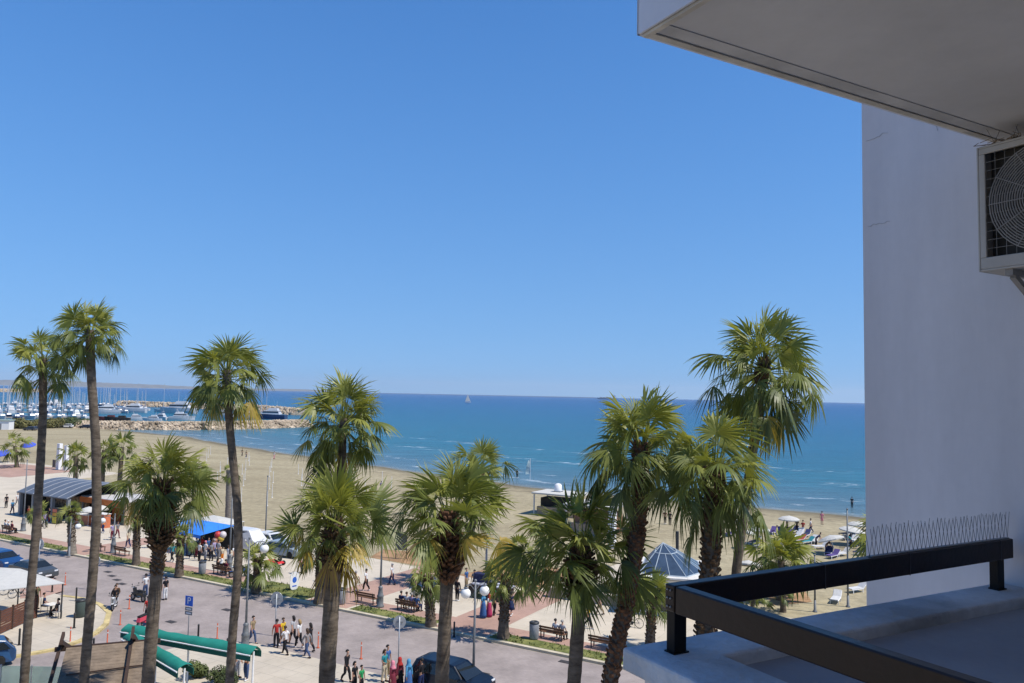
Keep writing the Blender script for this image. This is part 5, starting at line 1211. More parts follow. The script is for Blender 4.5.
# orange counters
def counter(label, x, y, L, m, H=1.1, top=None):
    T = thing('counter', label, 'counter', at(x, y, KZ), TANG, 'stall counters'); mb = MB(); mb.box((0, 0, H/2), (L, .8, H)); bevel(mb.build('body', m, T), .02)
    mb = MB(); mb.box((0, 0, H+.03), (L+.1, .92, .06)); bevel(mb.build('top', top or m_wallw, T), .01); return T
counter('terracotta coloured counter left of the tallest palm', 83, 524, 3.0, mat('terracotta', (.42, .16, .08), .7, .12, 2))
counter('orange red counter right of the tallest palm', 101, 527, 2.2, mat('orange_red', (.50, .15, .07), .7, .12, 2), 1.5)
counter('bright orange box stand near the green sheet', 119, 521, 1.6, m_or, 1.6)
counter('pale green stand right of the bright orange one', 129, 523, 1.8, mat('pale_green', (.22, .42, .24), .7, .12, 2), .9)
# toy stall under the blue canopy
tc = at(199, 551, KZ); T = thing('market_tent', 'market tent with sagging bright blue canopy over the toy stall', 'tent', tc, TANG)
m_bcan = mat('bright_blue_canvas', (.035, .20, .66), .7, .08, 1.5)
mb = MB(); hx, hy = 2.6, 2.0; ridge = 3.0; ev = 2.35
mb.add([(-hx, -hy, ev+.1), (hx, -hy, ev), (hx, hy, ev-.15), (-hx, hy, ev-.3), (-.9, .1, ridge-.25), (1.4, -.1, ridge)], [(0, 4, 5, 1), (1, 5, 2), (2, 5, 4, 3), (3, 4, 0)])
mb.add([(hx, hy, ev-.15), (-hx, hy, ev-.3), (-hx, hy, ev-.6), (hx, hy, ev-.42)], [(0, 1, 2, 3)]); mb.build('canopy', m_bcan, T)
for x, y, z in ((-hx+.06, -hy+.06, ev+.05), (hx-.06, -hy+.06, ev-.04), (hx-.06, hy-.06, ev-.2), (-hx+.06, hy-.06, ev-.34)):
    mb = MB(); mb.tube([(x, y, 0), (x, y, z)], .03, 6); mb.build('pole', m_dsteel, T)
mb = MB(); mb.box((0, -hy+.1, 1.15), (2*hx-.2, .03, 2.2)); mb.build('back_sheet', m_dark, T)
tw2 = at(216, 546, KZ); T = thing('market_tent', 'low white canopy stretched behind the blue one', 'tent', tw2, TANG)
mb = MB(); mb.add([(-2.4, -1.5, 2.5), (2.4, -1.5, 2.7), (2.4, 1.5, 2.5), (-2.4, 1.5, 2.3), (0, 0, 2.85)], [(0, 4, 1), (1, 4, 2), (2, 4, 3), (3, 4, 0)]); mb.build('canopy', m_canv, T)
for x in (-2.3, 2.3):
    for y in (-1.4, 1.4):
        mb = MB(); mb.tube([(x, y, 0), (x, y, 2.45)], .03, 6); mb.build('pole', m_dsteel, T)
T = thing('stall_table', 'long dark clothed stall table crowded by visitors under the blue canopy', 'table', at(200, 556, KZ) + ND*.8, TANG)
mb = MB(); mb.box((0, 0, .78), (3.8, .9, .05)); mb.build('table_top', m_tan, T)
for x in (-1.8, 1.8):
    mb = MB(); mb.box((x, 0, .38), (.06, .8, .75)); mb.build('leg', m_dsteel, T)
for i, (x, z, c, lb) in enumerate([(217, 2.0, (.5, .05, .05), 'red inflatable ball hanging at the right end of the toy stall'), (220, 1.65, (.5, .35, .06), 'yellow inflatable ball hanging under the red one'), (222, 2.0, (.55, .5, .5), 'white inflatable ball hanging at the edge of the toy stall'), (215, 1.5, (.42, .2, .12), 'orange inflatable ball lowest at the toy stall')]):
    T = thing('inflatable_ball', lb, 'ball', at(x, 556, KZ) + ZV*z, 0, 'inflatable balls hung at the toy stall'); mb = MB(); mb.ball((0, 0, 0), .33, 14, 10); mb.build('ball', mat('ball_%d' % i, c, .35, .1, 2), T, True); mb = MB(); mb.tube([(0, 0, .3), (0, 0, .9)], .008, 4); mb.build('cord', m_dsteel, T)
# handcart stall behind the globe lamp
T = thing('handcart', 'dark handcart stall loaded with blue and white goods', 'handcart', at(484, 601, KZ) + ND*1.0, TANG)
mb = MB(); mb.box((0, 0, .75), (3.4, 1.3, .5)); bevel(mb.build('body', mat('cart_wood', (.06, .04, .03), .7, .2, 3), T), .02)
mb = MB(); mb.box((-.2, 0, 1.05), (3.3, 1.25, .09)); mb.build('tray', mat('cart_goods', (.12, .16, .25), .7, .5, 5, col2=(.45, .45, .5)), T)
mb = MB(); mb.box((.9, -.2, 1.45), (1.4, .6, .7)); bevel(mb.build('goods_pile', mat('navy_goods', (.03, .035, .09), .8, .3, 6), T), .1)
for x in (-1.1, 1.1):
    for s in (-.7, .7):
        Mx = Matrix.Translation((x, s, .38)) @ Matrix.Rotation(R(90), 4, 'X'); mb = MB(); mb.lathe([(.3, -.03), (.38, -.03), (.38, .03), (.3, .03), (.3, -.03)], 18, M=Mx); mb.lathe([(.001, -.02), (.31, -.02), (.31, .02), (.001, .02)], 8, M=Mx); mb.build('wheel', m_dsteel, T)
# planter wall, hedge, glass pyramid roof restaurant
w0 = at(549, 598); w1 = at(668, 615); w2 = w1 + (w1-w0).normalized()*14; wd = (w1-w0).normalized(); wa = math.atan2(wd.y, wd.x)
m_conc = mat('planter_concrete', (.36, .31, .24), .9, .18, 1.0, fine=.06)
mb = MB(); L_ = (w2-w0).length; mb.box((L_/2, 0, .42), (L_, .45, .84)); wl = mb.build('planter_wall', m_conc); wl.location = w0; wl.rotation_euler.z = wa; tag(wl, 'low sandy concrete planter wall along the inner edge of the promenade', 'wall'); bevel(wl, .02)
mb = MB(); mb.box((L_/2, 0, .885), (L_+.06, .55, .085)); cp_ = mb.build('coping', mat('coping', (.46, .41, .33), .85, .12, 1.5), wl); bevel(cp_, .015)
M_BUSH = mat('bush_leaf', (.055, .085, .025), .7, .4, 1.2, col2=(.12, .14, .04)); M_BUSHD = mat('bush_leaf_dark', (.035, .055, .02), .7, .35, 1.2, col2=(.075, .095, .03)); M_BUSHY = mat('bush_leaf_olive', (.085, .095, .03), .8, .35, .5, col2=(.16, .14, .05))
M_TWIG = mat('bush_stem', (.10, .07, .045), .9, .2, 6)
def bush(label, loc, rx, ry, h, n, leaf, m, seed, name='bush', cat='bush', group=None):
    rg = random.Random(seed); T = thing(name, label, cat, loc, TANG, group)
    mb = MB()
    for i in range(7): a = rg.uniform(0, 6.28); mb.tube([(0, 0, 0), (math.cos(a)*rx*.3, math.sin(a)*ry*.3, h*.4), (math.cos(a)*rx*.6, math.sin(a)*ry*.6, h*.75)], [.05*h, .03*h, .01*h], 5)
    mb.build('stem', M_TWIG, T)
    cl = [(rg.uniform(-.6, .6)*rx, rg.uniform(-.6, .6)*ry, rg.uniform(.3, .72)*h, rg.uniform(.35, .6)) for _ in range(9)]
    mb = MB()
    for i in range(n):
        cx, cy, cz, cr = rg.choice(cl); d = Vector((rg.gauss(0, 1), rg.gauss(0, 1), rg.gauss(0, 1))).normalized()*rg.uniform(.55, 1)**.5
        p = Vector((cx + d.x*cr*rx, cy + d.y*cr*ry, max(.05*h, cz + d.z*cr*h*.75)))
        nn = (d + Vector((rg.uniform(-.7, .7), rg.uniform(-.7, .7), rg.uniform(-.2, .8)))).normalized(); u = nn.orthogonal().normalized(); u = Matrix.Rotation(rg.uniform(0, 6.28), 3, nn) @ u; v = nn.cross(u); s = leaf*rg.uniform(.6, 1.3)
        mb.add([p-u*s, p+v*s*.45, p+u*s, p-v*s*.45], [(0, 1, 2, 3)])
    mb.build('foliage', m, T); return T
for i in range(5):
    q = w0 + wd*(2.2+2.1*i) + ND*1.6; bush(['leftmost hedge bush behind the planter wall', 'dark hedge bush second along the planter wall', 'hedge bush behind the low drooping palm', 'hedge bush in front of the glass pyramid roof', 'hedge bush right of the young verge palm'][i], q, 1.3, 1.0, 1.7, 1500, .10, M_BUSHD if i < 3 else M_BUSH, 50+i, 'hedge_bush', 'bush', 'hedge behind the planter wall')
gz = 2.9; g0 = at(641, 575, gz); g1 = at(698, 579, gz); gd = (g1-g0); gd.z = 0; GW = gd.length; gd.normalize(); ga = math.atan2(gd.y, gd.x)
GB = thing('beach_restaurant', 'low white beach restaurant topped by a blue glass pyramid roof', 'restaurant', Vector((g0.x, g0.y, 0)) + gd*GW/2, ga); GD = 6.0
mb = MB(); mb.box((0, GD/2, gz/2-.1), (GW+.9, GD+.5, gz-.2)); mb.build('wall', m_wallw, GB)
mb = MB(); mb.box((0, GD/2, gz-.02), (GW+1.3, GD+1.1, .16)); bevel(mb.build('eave', m_wallw, GB), .03)
m_pyr = mat('blue_roof_glass', (.045, .07, .11), .15, .25, .9, spec=.5); m_mull = mat('roof_mullion', (.36, .42, .47), .4, .05)
ap = at(662, 546, gz+2.4); apl = Vector((-GW*.14, GD*.42, gz+2.0)); ring_z = gz+1.35
base = [(-GW/2, 0), (-GW/2+.0, 0), (GW*.28, 0), (GW/2+.25, GD*.30), (GW/2, GD), (-GW/2, GD)]
base = [(-GW/2-.1, .5), (-GW/2+.9, 0), (GW*.30, 0), (GW/2+.35, GD*.35), (GW/2, GD), (-GW/2, GD)]
rg_ = [Vector((apl.x + (b[0]-apl.x)*.36, apl.y + (b[1]-apl.y)*.36, ring_z)) for b in base]; bs = [Vector((b[0], b[1], gz+.07)) for b in base]
mb = MB(); n = len(bs); mb.v = [tuple(v) for v in bs + rg_] + [tuple(apl)]; mb.f = [(k, (k+1) % n, n+(k+1) % n, n+k) for k in range(n)] + [(n+k, n+(k+1) % n, 2*n) for k in range(n)]; mb.a = [0]*len(mb.f); rf = mb.build('roof', m_pyr, GB)
mb = MB()
for k in range(n):
    k2 = (k+1) % n
    mb.tube([bs[k], rg_[k], apl], .035, 6); mb.tube([bs[k], bs[k2]], .06, 6); mb.tube([rg_[k], rg_[k2]], .045, 6)
    m_ = max(1, int((bs[k2]-bs[k]).length/1.05))
    for q in range(1, m_): f = q/m_; mb.tube([bs[k].lerp(bs[k2], f), rg_[k].lerp(rg_[k2], f)], .025, 5)
mb.build('mullion_grid', m_mull, rf)
mb = MB(); mb.tube([(GW*.12, GD*.75, gz), (GW*.12, GD*.75, gz+2.6)], .12, 8); mb.build('flue', m_dsteel, GB)
for x in (-2.2, -.7, .8, 2.2):
    mb = MB(); mb.box((x, -.262, 1.3), (1.15, .04, 1.7)); wdw = mb.build('window', m_cg, GB); mb = MB(); mb.box((x, -.285, .43), (1.25, .05, .06)); mb.box((x, -.285, 2.18), (1.25, .05, .06)); mb.build('frame', m_mull, wdw)
# beach bars
def bar(label, cxy, z, W_, D_, H_, wallm, seed, rz=TANG):
    p = at(*cxy, z); T = thing('beach_bar', label, 'beach bar', Vector((p.x, p.y, 0)), rz, 'beach bars')
    mb = MB(); mb.box((0, 0, H_+.1), (W_, D_, .22)); bevel(mb.build('roof', m_canv, T), .05)
    for x in (-W_/2+.3, W_/2-.3):
        for y in (-D_/2+.3, D_/2-.3):
            mb = MB(); mb.box((x, y, H_/2), (.16, .16, H_)); mb.build('post', m_wallw, T)
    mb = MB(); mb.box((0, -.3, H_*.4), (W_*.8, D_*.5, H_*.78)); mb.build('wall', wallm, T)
    mb = MB(); mb.box((0, D_*.3, .55), (W_*.85, .5, 1.1)); bevel(mb.build('counter', m_tan, T), .02); return T
bar('flat white roofed beach bar standing near the water behind the low palm', (562, 494), 2.8, 7.0, 4.5, 2.8, m_dark, 1)
T = thing('water_tank', 'small white tank on the roof of the flat beach bar', 'tank', at(558, 491.5, 3.02), TANG); mb = MB(); mb.lathe([(.5, 0), (.52, .1), (.5, .9), (.25, 1.05), (.12, 1.1)], 14); mb.build('tank', m_wht, T, True); mb = MB(); mb.box((0, 0, .02), (1.1, 1.1, .04)); mb.build('stand', m_dsteel, T)
bar('white beach bar with brownish front seen between the two leaning palms', (597, 505), 3.2, 6.5, 5, 3.2, mat('rust_front', (.30, .16, .10), .8, .2, 2), 2)
pw = at(612, 548); T = thing('white_column', 'tall white square column left of the beach', 'column', pw, TANG); mb = MB(); mb.box((0, 0, 2.1), (.7, .7, 4.2)); bevel(mb.build('shaft', m_wht, T), .03); mb = MB(); mb.box((0, 0, 4.26), (.9, .9, .12)); mb.build('cap', m_wallw, T)
# white pillars / frame at the far left, with sculpture plinth
def pillar(label, x, y, h, w_=.9):
    T = thing('white_pillar', label, 'pillar', at(x, y), TANG, 'white pillars at the far end of the promenade'); mb = MB(); mb.box((0, 0, h/2), (w_, w_*.7, h)); bevel(mb.build('shaft', m_wht, T), .03); mb = MB(); mb.box((0, 0, .08), (w_*1.3, w_, .16)); mb.build('plinth', m_wallw, T)
pillar('white pillar leftmost, behind the trunk of the far left palm', 39, 471, 5.2); pillar('white pillar in the middle of the three by the brick area', 58.5, 470, 5.0); pillar('white pillar nearest the dark round crowned palm', 65.5, 471, 4.8, .8)
T = thing('lifeguard_board', 'dark square board between the white pillars', 'board', at(54, 468), TANG); mb = MB(); mb.box((0, 0, .9), (1.0, .15, 1.4)); mb.build('panel', mat('board_grey', (.15, .14, .13), .8, .15), T); mb = MB(); mb.box((-.4, 0, .1), (.08, .3, .2)); mb.box((.4, 0, .1), (.08, .3, .2)); mb.build('foot', m_dsteel, T)
for lb, x, y in (('closed blue parasol at the left edge behind the dusty palm', 1, 463), ('open blue parasol left of the dusty palm trunk', 8, 462), ('small blue parasol right of the dusty palm', 30, 453)):
    parasol(lb, at(x, y), 1.5, 2.6, m_pblue, 'blue parasols at the far left', tilt=R(18))

# ------------------------------------------------------------------ hotel forecourt: timber roof, awnings, fence, canopy
m_plank = mat('roof_planks', (.19, .145, .105), .85, .22, 2.5, fine=.12); m_beam = mat('dark_timber', (.05, .03, .022), .8, .2, 4)
A = at(62, 646, 3.5); B = at(132, 640, 3.5); gr = (B-A); gr.z = 0; GL = gr.length; gr.normalize(); gra = math.atan2(gr.y, gr.x)
PG = thing('timber_pavilion', 'brown timber pavilion with plank gable roof and crossed rafters', 'pavilion', Vector((A.x, A.y, 0)), gra)
SL = 3.0; DR = 1.15
for s, nm in ((-1, 'roof'), (1, 'roof')):
    mb = MB(); nb = 14
    for k in range(nb):
        f0 = (k+.03)/nb; f1 = (k+.97)/nb; x0, x1 = .2, GL+.9
        pts = [(x0, s*SL*f0, 3.45-DR*f0), (x1, s*SL*f0, 3.45-DR*f0), (x1, s*SL*f1, 3.45-DR*f1), (x0, s*SL*f1, 3.45-DR*f1)]
        mb.add(pts + [(p[0], p[1], p[2]-.045) for p in pts], [(0, 1, 2, 3), (7, 6, 5, 4), (0, 4, 5, 1), (1, 5, 6, 2), (2, 6, 7, 3), (3, 7, 4, 0)])
    mb.build(nm, m_plank, PG)
for x in (0, GL+.05):
    for s in (-1, 1):
        mb = MB(); mb.bar((x+.06*s, -s*.75, 3.5+.28+.10), (x+.06*s, s*(SL+.4), 3.5-DR*(SL+.4)/SL+.10), .13, .2); mb.build('rafter', m_beam, PG)
mb = MB(); mb.bar((-.3, 0, 3.36), (GL+1.3, 0, 3.36), .16, .2); mb.build('ridge_beam', m_beam, PG)
mb = MB(); mb.bar((.5, -SL*.68, 3.5-DR*.68+.04), (GL+.9, -SL*.62, 3.5-DR*.62+.04), .06, .05); mb.build('batten', m_beam, PG)
for x in (.1, GL+.8):
    for s in (-1, 1):
        mb = MB(); mb.box((x, s*(SL-.25), 1.13), (.2, .2, 2.26)); mb.build('post', m_beam, PG)
m_green = mat('green_awning', (.016, .20, .155), .75, .10, 1.5); m_greend = mat('green_valance', (.008, .10, .08), .8, .10, 1.5)
def awning(label, a, b, w_=.75):
    d = (b-a); L_ = Vector((d.x, d.y, 0)).length; rz = math.atan2(d.y, d.x); T = thing('rolled_awning', label, 'awning', Vector((a.x, a.y, 0)), rz, 'green rolled awnings')
    z = a.z; mb = MB(); prof = [(-w_*.5, -.10), (-w_*.48, .03), (-w_*.2, .17), (w_*.1, .20), (w_*.42, .06), (w_*.5, -.08)]; n = len(prof)
    mb.v = [(x, p[0], z+p[1]+.11*mnoise.noise(Vector((x*1.3, p[0]*3, a.x)))) for x in [L_*i/24 for i in range(25)] for p in prof]
    mb.f = [(i*n+k, (i+1)*n+k, (i+1)*n+k+1, i*n+k+1) for i in range(24) for k in range(n-1)]; mb.a = [0]*len(mb.f); mb.build('canopy', m_green, T, True)
    for s in (-1, 1):
        mb = MB(); mb.box((L_/2, s*w_*.51, z-.25), (L_, .03, .30)); mb.build('valance', m_greend, T)
    mb = MB(); mb.tube([(0, -.5*w_-.06, z-.10), (L_, -.5*w_-.06, z-.10)], .035, 7); mb.build('rail', m_wht, T)
    for x in (.15, L_*.5, L_-.15):
        mb = MB(); mb.tube([(x, 0, 0), (x, 0, z-.05)], .05, 8); mb.build('post', m_wht, T)
awning('long green rolled awning stretching from the shaggy palm to the near lamp', at(127, 628, 2.75), at(256, 651, 2.75), .8)
awning('shorter green rolled awning running down beside the timber roof', at(130, 636, 2.75), at(186, 668, 2.75), .75)
bush('round green bush under the green awning corner', at(194, 678, .06), .8, .7, .9, 2600, .075, M_BUSH, 71); bush('dark green bush beside the leaning slim palm foot', at(223, 684, .06), .9, .8, .9, 2600, .075, M_BUSHD, 72)
# white canopy and timber fence at the left
c0 = at(-40, 574, 2.6); c1_ = at(64, 583, 2.5)
T = thing('market_canopy', 'flat white canopy sheltering parked bicycles at the left edge', 'canopy', Vector(((c0.x+c1_.x)/2, (c0.y+c1_.y)/2, 0)), TANG)
lc = [Vector((p.x, p.y, 0)) - Vector(T.location) for p in (at(-60, 566, 2.6), at(20, 570, 2.75), at(65, 583, 2.5), at(-20, 592, 2.5))]
lc = [Matrix.Rotation(-TANG, 3, 'Z') @ v for v in lc]; zz = [2.75, 2.85, 2.5, 2.5]
mb = MB(); mb.add([(v.x, v.y, z) for v, z in zip(lc, zz)] + [(v.x, v.y, z-.05) for v, z in zip(lc, zz)], [(0, 1, 2, 3), (7, 6, 5, 4), (0, 4, 5, 1), (1, 5, 6, 2), (2, 6, 7, 3), (3, 7, 4, 0)]); mb.build('canvas', m_canv, T)
for v, z in zip(lc, zz):
    mb = MB(); mb.tube([(v.x*.96, v.y*.96, .1), (v.x*.96, v.y*.96, z-.04)], .05, 8); mb.build('post', m_dsteel, T)
f0 = at(-45, 655, .1); f1 = at(36, 618, .1); fd = f1-f0; FL = fd.length
T = thing('timber_fence', 'low reddish brown slatted timber fence at the left edge', 'fence', f0, math.atan2(fd.y, fd.x)); m_fen = mat('fence_wood', (.12, .05, .03), .8, .25, 3)
mb = MB()
for k in range(9): mb.box((FL/2, 0, .12+.16*k), (FL, .03, .13))
mb.build('slat_panel', m_fen, T)
for k in range(7):
    mb = MB(); mb.box((FL*k/6, 0, .78), (.1, .1, 1.56)); mb.build('post', m_beam, T)
f2 = at(36, 600, .1); fd2 = f2-f1; T = thing('timber_fence', 'short side panel of the brown timber fence behind the tables', 'fence', f1, math.atan2(fd2.y, fd2.x)); mb = MB()
for k in range(9): mb.box((fd2.length/2+.06, 0, .12+.16*k), (fd2.length-.1, .03, .13))
mb.build('slat_panel', m_fen, T); mb = MB(); mb.box((fd2.length, 0, .78), (.1, .1, 1.56)); mb.build('post', m_beam, T)
def table_set(label, x, y):
    T = thing('cafe_table', label, 'table', at(x, y, .1), TANG, 'cafe tables on the corner'); mb = MB(); mb.box((0, 0, .73), (.8, .8, .04)); bevel(mb.build('table_top', m_wallw, T), .01); mb = MB(); mb.tube([(0, 0, .03), (0, 0, .71)], .04, 8); mb.lathe([(.28, 0), (.26, .03)], 14); mb.build('leg', m_dsteel, T)
def chair(label, x, y, rz, col):
    T = thing('cafe_chair', label, 'chair', at(x, y, .1), rz, 'cafe chairs on the corner')
    mb = MB(); mb.box((0, 0, .45), (.46, .46, .04)); mb.build('seat', col, T); mb = MB(); mb.box((0, -.22, .70), (.46, .035, .42)); mb.build('backrest', col, T)
    for a in (-.2, .2):
        for b in (-.2, .2):
            mb = MB(); mb.tube([(a, b, 0), (a, b, .44)], .018, 6); mb.build('leg', m_dsteel, T)
table_set('small pale cafe table between the two seated people on the corner', 50, 615)
chair('dark cafe chair under the person in navy', 44, 612, R(-60), m_dark); chair('white cafe chair under the person with white sleeves', 57, 618, R(90), m_wallw)
person('person in navy seated at the small cafe table', at(44, 612, .1) + Vector((0, 0, -.02)), R(30), 'sit', 'navy', 'black', 'black', group='people at the corner cafe'); person('person in black with white sleeves seated at the small cafe table', at(57, 618, .1) + Vector((0, 0, -.02)), R(180), 'sit', 'black', 'black', 'black', topk='jacket', group='people at the corner cafe')
person('person standing in olive by the fence beside the cafe table', at(36, 609, .1), 'R', 'stand', 'olive', 'brown', 'black', group='people at the corner cafe')
# glass windbreak and a white parasol top low left
T = thing('glass_windbreak', 'greenish glass windbreak in front of the timber pavilion', 'windbreak', at(-30, 716, 0), 0)
mgl = bpy.data.materials.new('green_glass'); mgl.use_nodes = True; b_ = mgl.node_tree.nodes['Principled BSDF']; b_.inputs['Base Color'].default_value = (.55, .75, .68, 1); b_.inputs['Transmission Weight'].default_value = .85; b_.inputs['Roughness'].default_value = .08; b_.inputs['IOR'].default_value = 1.1
mb = MB()
for k in range(3): mb.box((.6+1.5*k, 0, 1.35), (1.44, .02, 2.1))
mb.build('pane', mgl, T); mb = MB()
for k in range(4): mb.box((-.15+1.5*k, 0, 1.2), (.05, .06, 2.5))
mb.build('post', m_signback, T)
parasol('large white parasol top at the very bottom left corner', at(-26, 745, 0), 1.7, 2.6, m_canv, GP)
# ------------------------------------------------------------------ beach
GS = 'white beach parasols'
for lb, x, y, r, tl in (('open white parasol highest on the beach, near the wet sand', 789, 533, 1.25, 0), ('white parasol behind the tallest right palm trunk', 759, 545, 1.2, 0), ('white parasol partly hidden by the tallest right palm trunk', 744, 549, .8, R(20)), ('white parasol just above the rail left of the grey green palm', 762, 566, .9, R(12)), ('white parasol behind the grey green beach palm', 795, 567, .9, R(-10)), ('wide tilted white parasol left of the crowded loungers', 836, 555, 1.35, R(-18)), ('large white parasol in the right cluster', 850, 545, 1.4, R(8)), ('white parasol at the right edge of the beach cluster', 858, 539, 1.2, 0), ('white parasol far left on the right hand beach, behind the rough barked palm', 733, 535, 1.0, 0), ('white parasol low behind the rail beside the thin poles', 748, 585, 1.1, R(15))):
    parasol(lb, at(x, y), r, 2.05, m_canv, GS, tilt=tl, az=rnd.uniform(0, 3), drop=.30)
def lounger(label, x, y, rz, col):
    T = thing('sun_lounger', label, 'sun lounger', at(x, y), rz, 'sun loungers on the beach')
    mb = MB(); mb.bar((-.95, -.3, .3), (.4, -.3, .3), .05); mb.bar((-.95, .3, .3), (.4, .3, .3), .05); mb.bar((.4, -.3, .3), (.95, -.3, .75), .05); mb.bar((.4, .3, .3), (.95, .3, .75), .05); mb.build('frame', m_wht, T)
    for a in (-.8, .35):
        for b in (-.3, .3):
            mb = MB(); mb.box((a, b, .14), (.05, .05, .28)); mb.build('leg', m_wht, T)
    mb = MB(); mb.box((-.28, 0, .36), (1.34, .58, .07)); M_ = Matrix.Translation((.67, 0, .57)) @ Matrix.Rotation(R(-39.3), 4, 'Y'); mb.box((0, 0, 0), (.7, .58, .07), M=M_); mb.build('mattress', col, T)
LC = dict(n=mat('lounger_navy', (.03, .04, .12), .9, .1), p=mat('lounger_purple', (.10, .07, .22), .9, .1), w=mat('lounger_white', (.55, .55, .55), .9, .08), r=mat('lounger_red', (.45, .09, .07), .9, .1), t=mat('lounger_teal', (.04, .25, .28), .9, .1), k=mat('lounger_black', (.04, .04, .05), .9, .1))
for lb, x, y, c in (('purple sun lounger left of the highest parasol', 772, 534, 'p'), ('purple sun lounger right of the first purple one under the highest parasol', 776, 534, 'p'), ('black sun lounger under the highest white parasol', 784, 534, 'k'), ('dark sun lounger just right of the highest white parasol pole', 793, 533, 'n'), ('white sun lounger at the middle of the busiest cluster', 800, 536, 'w'), ('red sun lounger in front of the busiest cluster', 799, 542, 'r'), ('teal towel covered sun lounger right of the red one', 807, 544, 't'), ('white sun lounger at the right end of the busiest cluster', 814, 543, 'w'),
        ('dark sun lounger behind the tallest right palm trunk', 755, 544, 'n'), ('purple sun lounger beside the rough barked palm trunk', 731, 536, 'p'), ('navy sun lounger left in the front group above the rail', 829, 555, 'n'), ('white sun lounger right in the front group above the rail', 842, 556, 'w'), ('black sun lounger under the wide right parasol', 848, 540, 'k'), ('white sun lounger right of the black one under the wide parasol', 853, 543, 'w'), ('dark sun lounger at the right edge beneath the parasols', 857, 546, 'n'), ('white sun lounger seen through the gap under the rail', 836, 602, 'w'), ('blue white sun lounger right of the lamp under the rail', 857, 592, 'w')):
    lounger(lb, x, y, rnd.uniform(.2, 1.1), LC[c])
def beachp(lb, x, y, po, top, low, face='S', z=0, **k): person(lb, at(x, y, z), face, po, top, low, group='people on the beach', **k)
beachp('person in black standing on the sand between the palms', 670, 525, 'stand', 'black', 'black'); beachp('shorter person in dark red beside the one in black on the sand', 665, 524, 'stand', 'maroon', 'black')
beachp('bather in pale pink standing alone near the wet sand', 822, 525, 'stand', 'pink', 'pink', lowk='shorts'); beachp('person in black wading at the water edge on the right', 852, 508, 'stand', 'black', 'black', z=-.8)
beachp('person in red standing at the busiest lounger cluster', 803, 535, 'talk', 'red', 'white', 'C'); beachp('person in blue standing left of the busiest lounger cluster', 787, 532, 'stand', 'navy', 'black', 'R'); beachp('person in orange leaning over the front lounger group', 826, 554, 'bend', 'brown', 'navy', 'R')
beachp('person in red behind the tallest right palm trunk', 757, 543, 'bend', 'red', 'black', 'L'); beachp('person in white standing at the right parasol cluster', 861, 549, 'stand', 'white', 'black', 'L'); beachp('person in brown under the right hand parasols', 863, 545, 'stand', 'brown', 'black', 'L')
beachp('person in black wading in the sea beside the pale flag', 517, 478, 'stand', 'black', 'black', z=-.8); beachp('bather in white walking on the sand in front of the breakwater', 274, 459, 'walk', 'white', 'pink'); beachp('pair walker in dark clothes leaning on the sand behind the slim palm', 242, 456, 'walk', 'olive', 'black'); beachp('second walker in dark clothes on the sand behind the slim palm', 246, 458, 'walk', 'khaki', 'navy')
beachp('person in lilac seated on the sand behind the leaning palms', 381, 492, 'stand', 'lilac', 'navy'); beachp('person in white bending on the sand left of the notice board', 384, 508, 'bend', 'white', 'white')
for lb, x, y, c in (('white sun lounger first of the row behind the grey green palm', 776, 547, 'w'), ('navy sun lounger second of the row behind the grey green palm', 783, 548, 'n'), ('white sun lounger between the busiest cluster and the front group', 820, 549, 'w'), ('purple sun lounger close to the highest parasol pole', 788, 538, 'p'), ('navy sun lounger at the heart of the busiest cluster', 806, 537, 'n'), ('white sun lounger beside the red standing bather', 796, 539, 'w'), ('dark sun lounger at the back of the right hand parasols', 846, 536, 'k'), ('white sun lounger at the back right under the parasols', 861, 541, 'w'), ('purple sun lounger below the wide tilted parasol', 833, 558, 'p'), ('navy sun lounger closest to the right wall above the rail', 862, 555, 'n')):
    lounger(lb, x, y, rnd.uniform(.2, 1.1), LC[c])
beachp('person in white walking behind the busiest lounger cluster', 811, 533, 'walk', 'white', 'navy', 'L'); beachp('person in dark blue seated on the sand right of the busiest cluster', 816, 547, 'bend', 'navy', 'black', 'R'); beachp('person in red by the right wall above the rail', 865, 551, 'stand', 'red', 'black', 'L'); beachp('person in teal under the large right parasol', 851, 548, 'bend', 'teal', 'black', 'L'); beachp('person in black between the highest parasol and the cluster', 797, 533, 'stand', 'black', 'black', 'S'); beachp('person in white shorts near the grey green palm', 777, 541, 'stand', 'cream', 'white', 'L', lowk='shorts')
# bare parasol poles set out in rows on the left beach
T0 = thing('parasol_pole', 'thin bare white pole of the parasol field on the empty sand', 'pole', (0, 0, 0), 0, 'bare parasol poles in rows on the sand')
mb = MB(); mb.tube([(0, 0, 0), (0, 0, 2.0)], .035, 6); mb.build('pole', m_wht, T0); mb = MB(); mb.lathe([(.14, 0), (.12, .10), (.05, .12)], 10); mb.build('base', m_wallw, T0)
first = True
for i in range(14):
    for j in range(9):
        t = 66 + i*7.0 + rnd.uniform(-.6, .6); n = 34 + j*6.5 + rnd.uniform(-.5, .5)
        if n > ns(t)-20 or n < 44 - .0*t and t > 116: continue
        p = P(t, n); d = CR.transposed() @ (p - Vector((0, 0, HC))); px = IW/2 + FPX*d.x/-d.z
        if not (200 < px < 420): continue
        if rnd.random() < .12: continue
        if first: T0.location = p; first = False
        else: dup(T0, p)
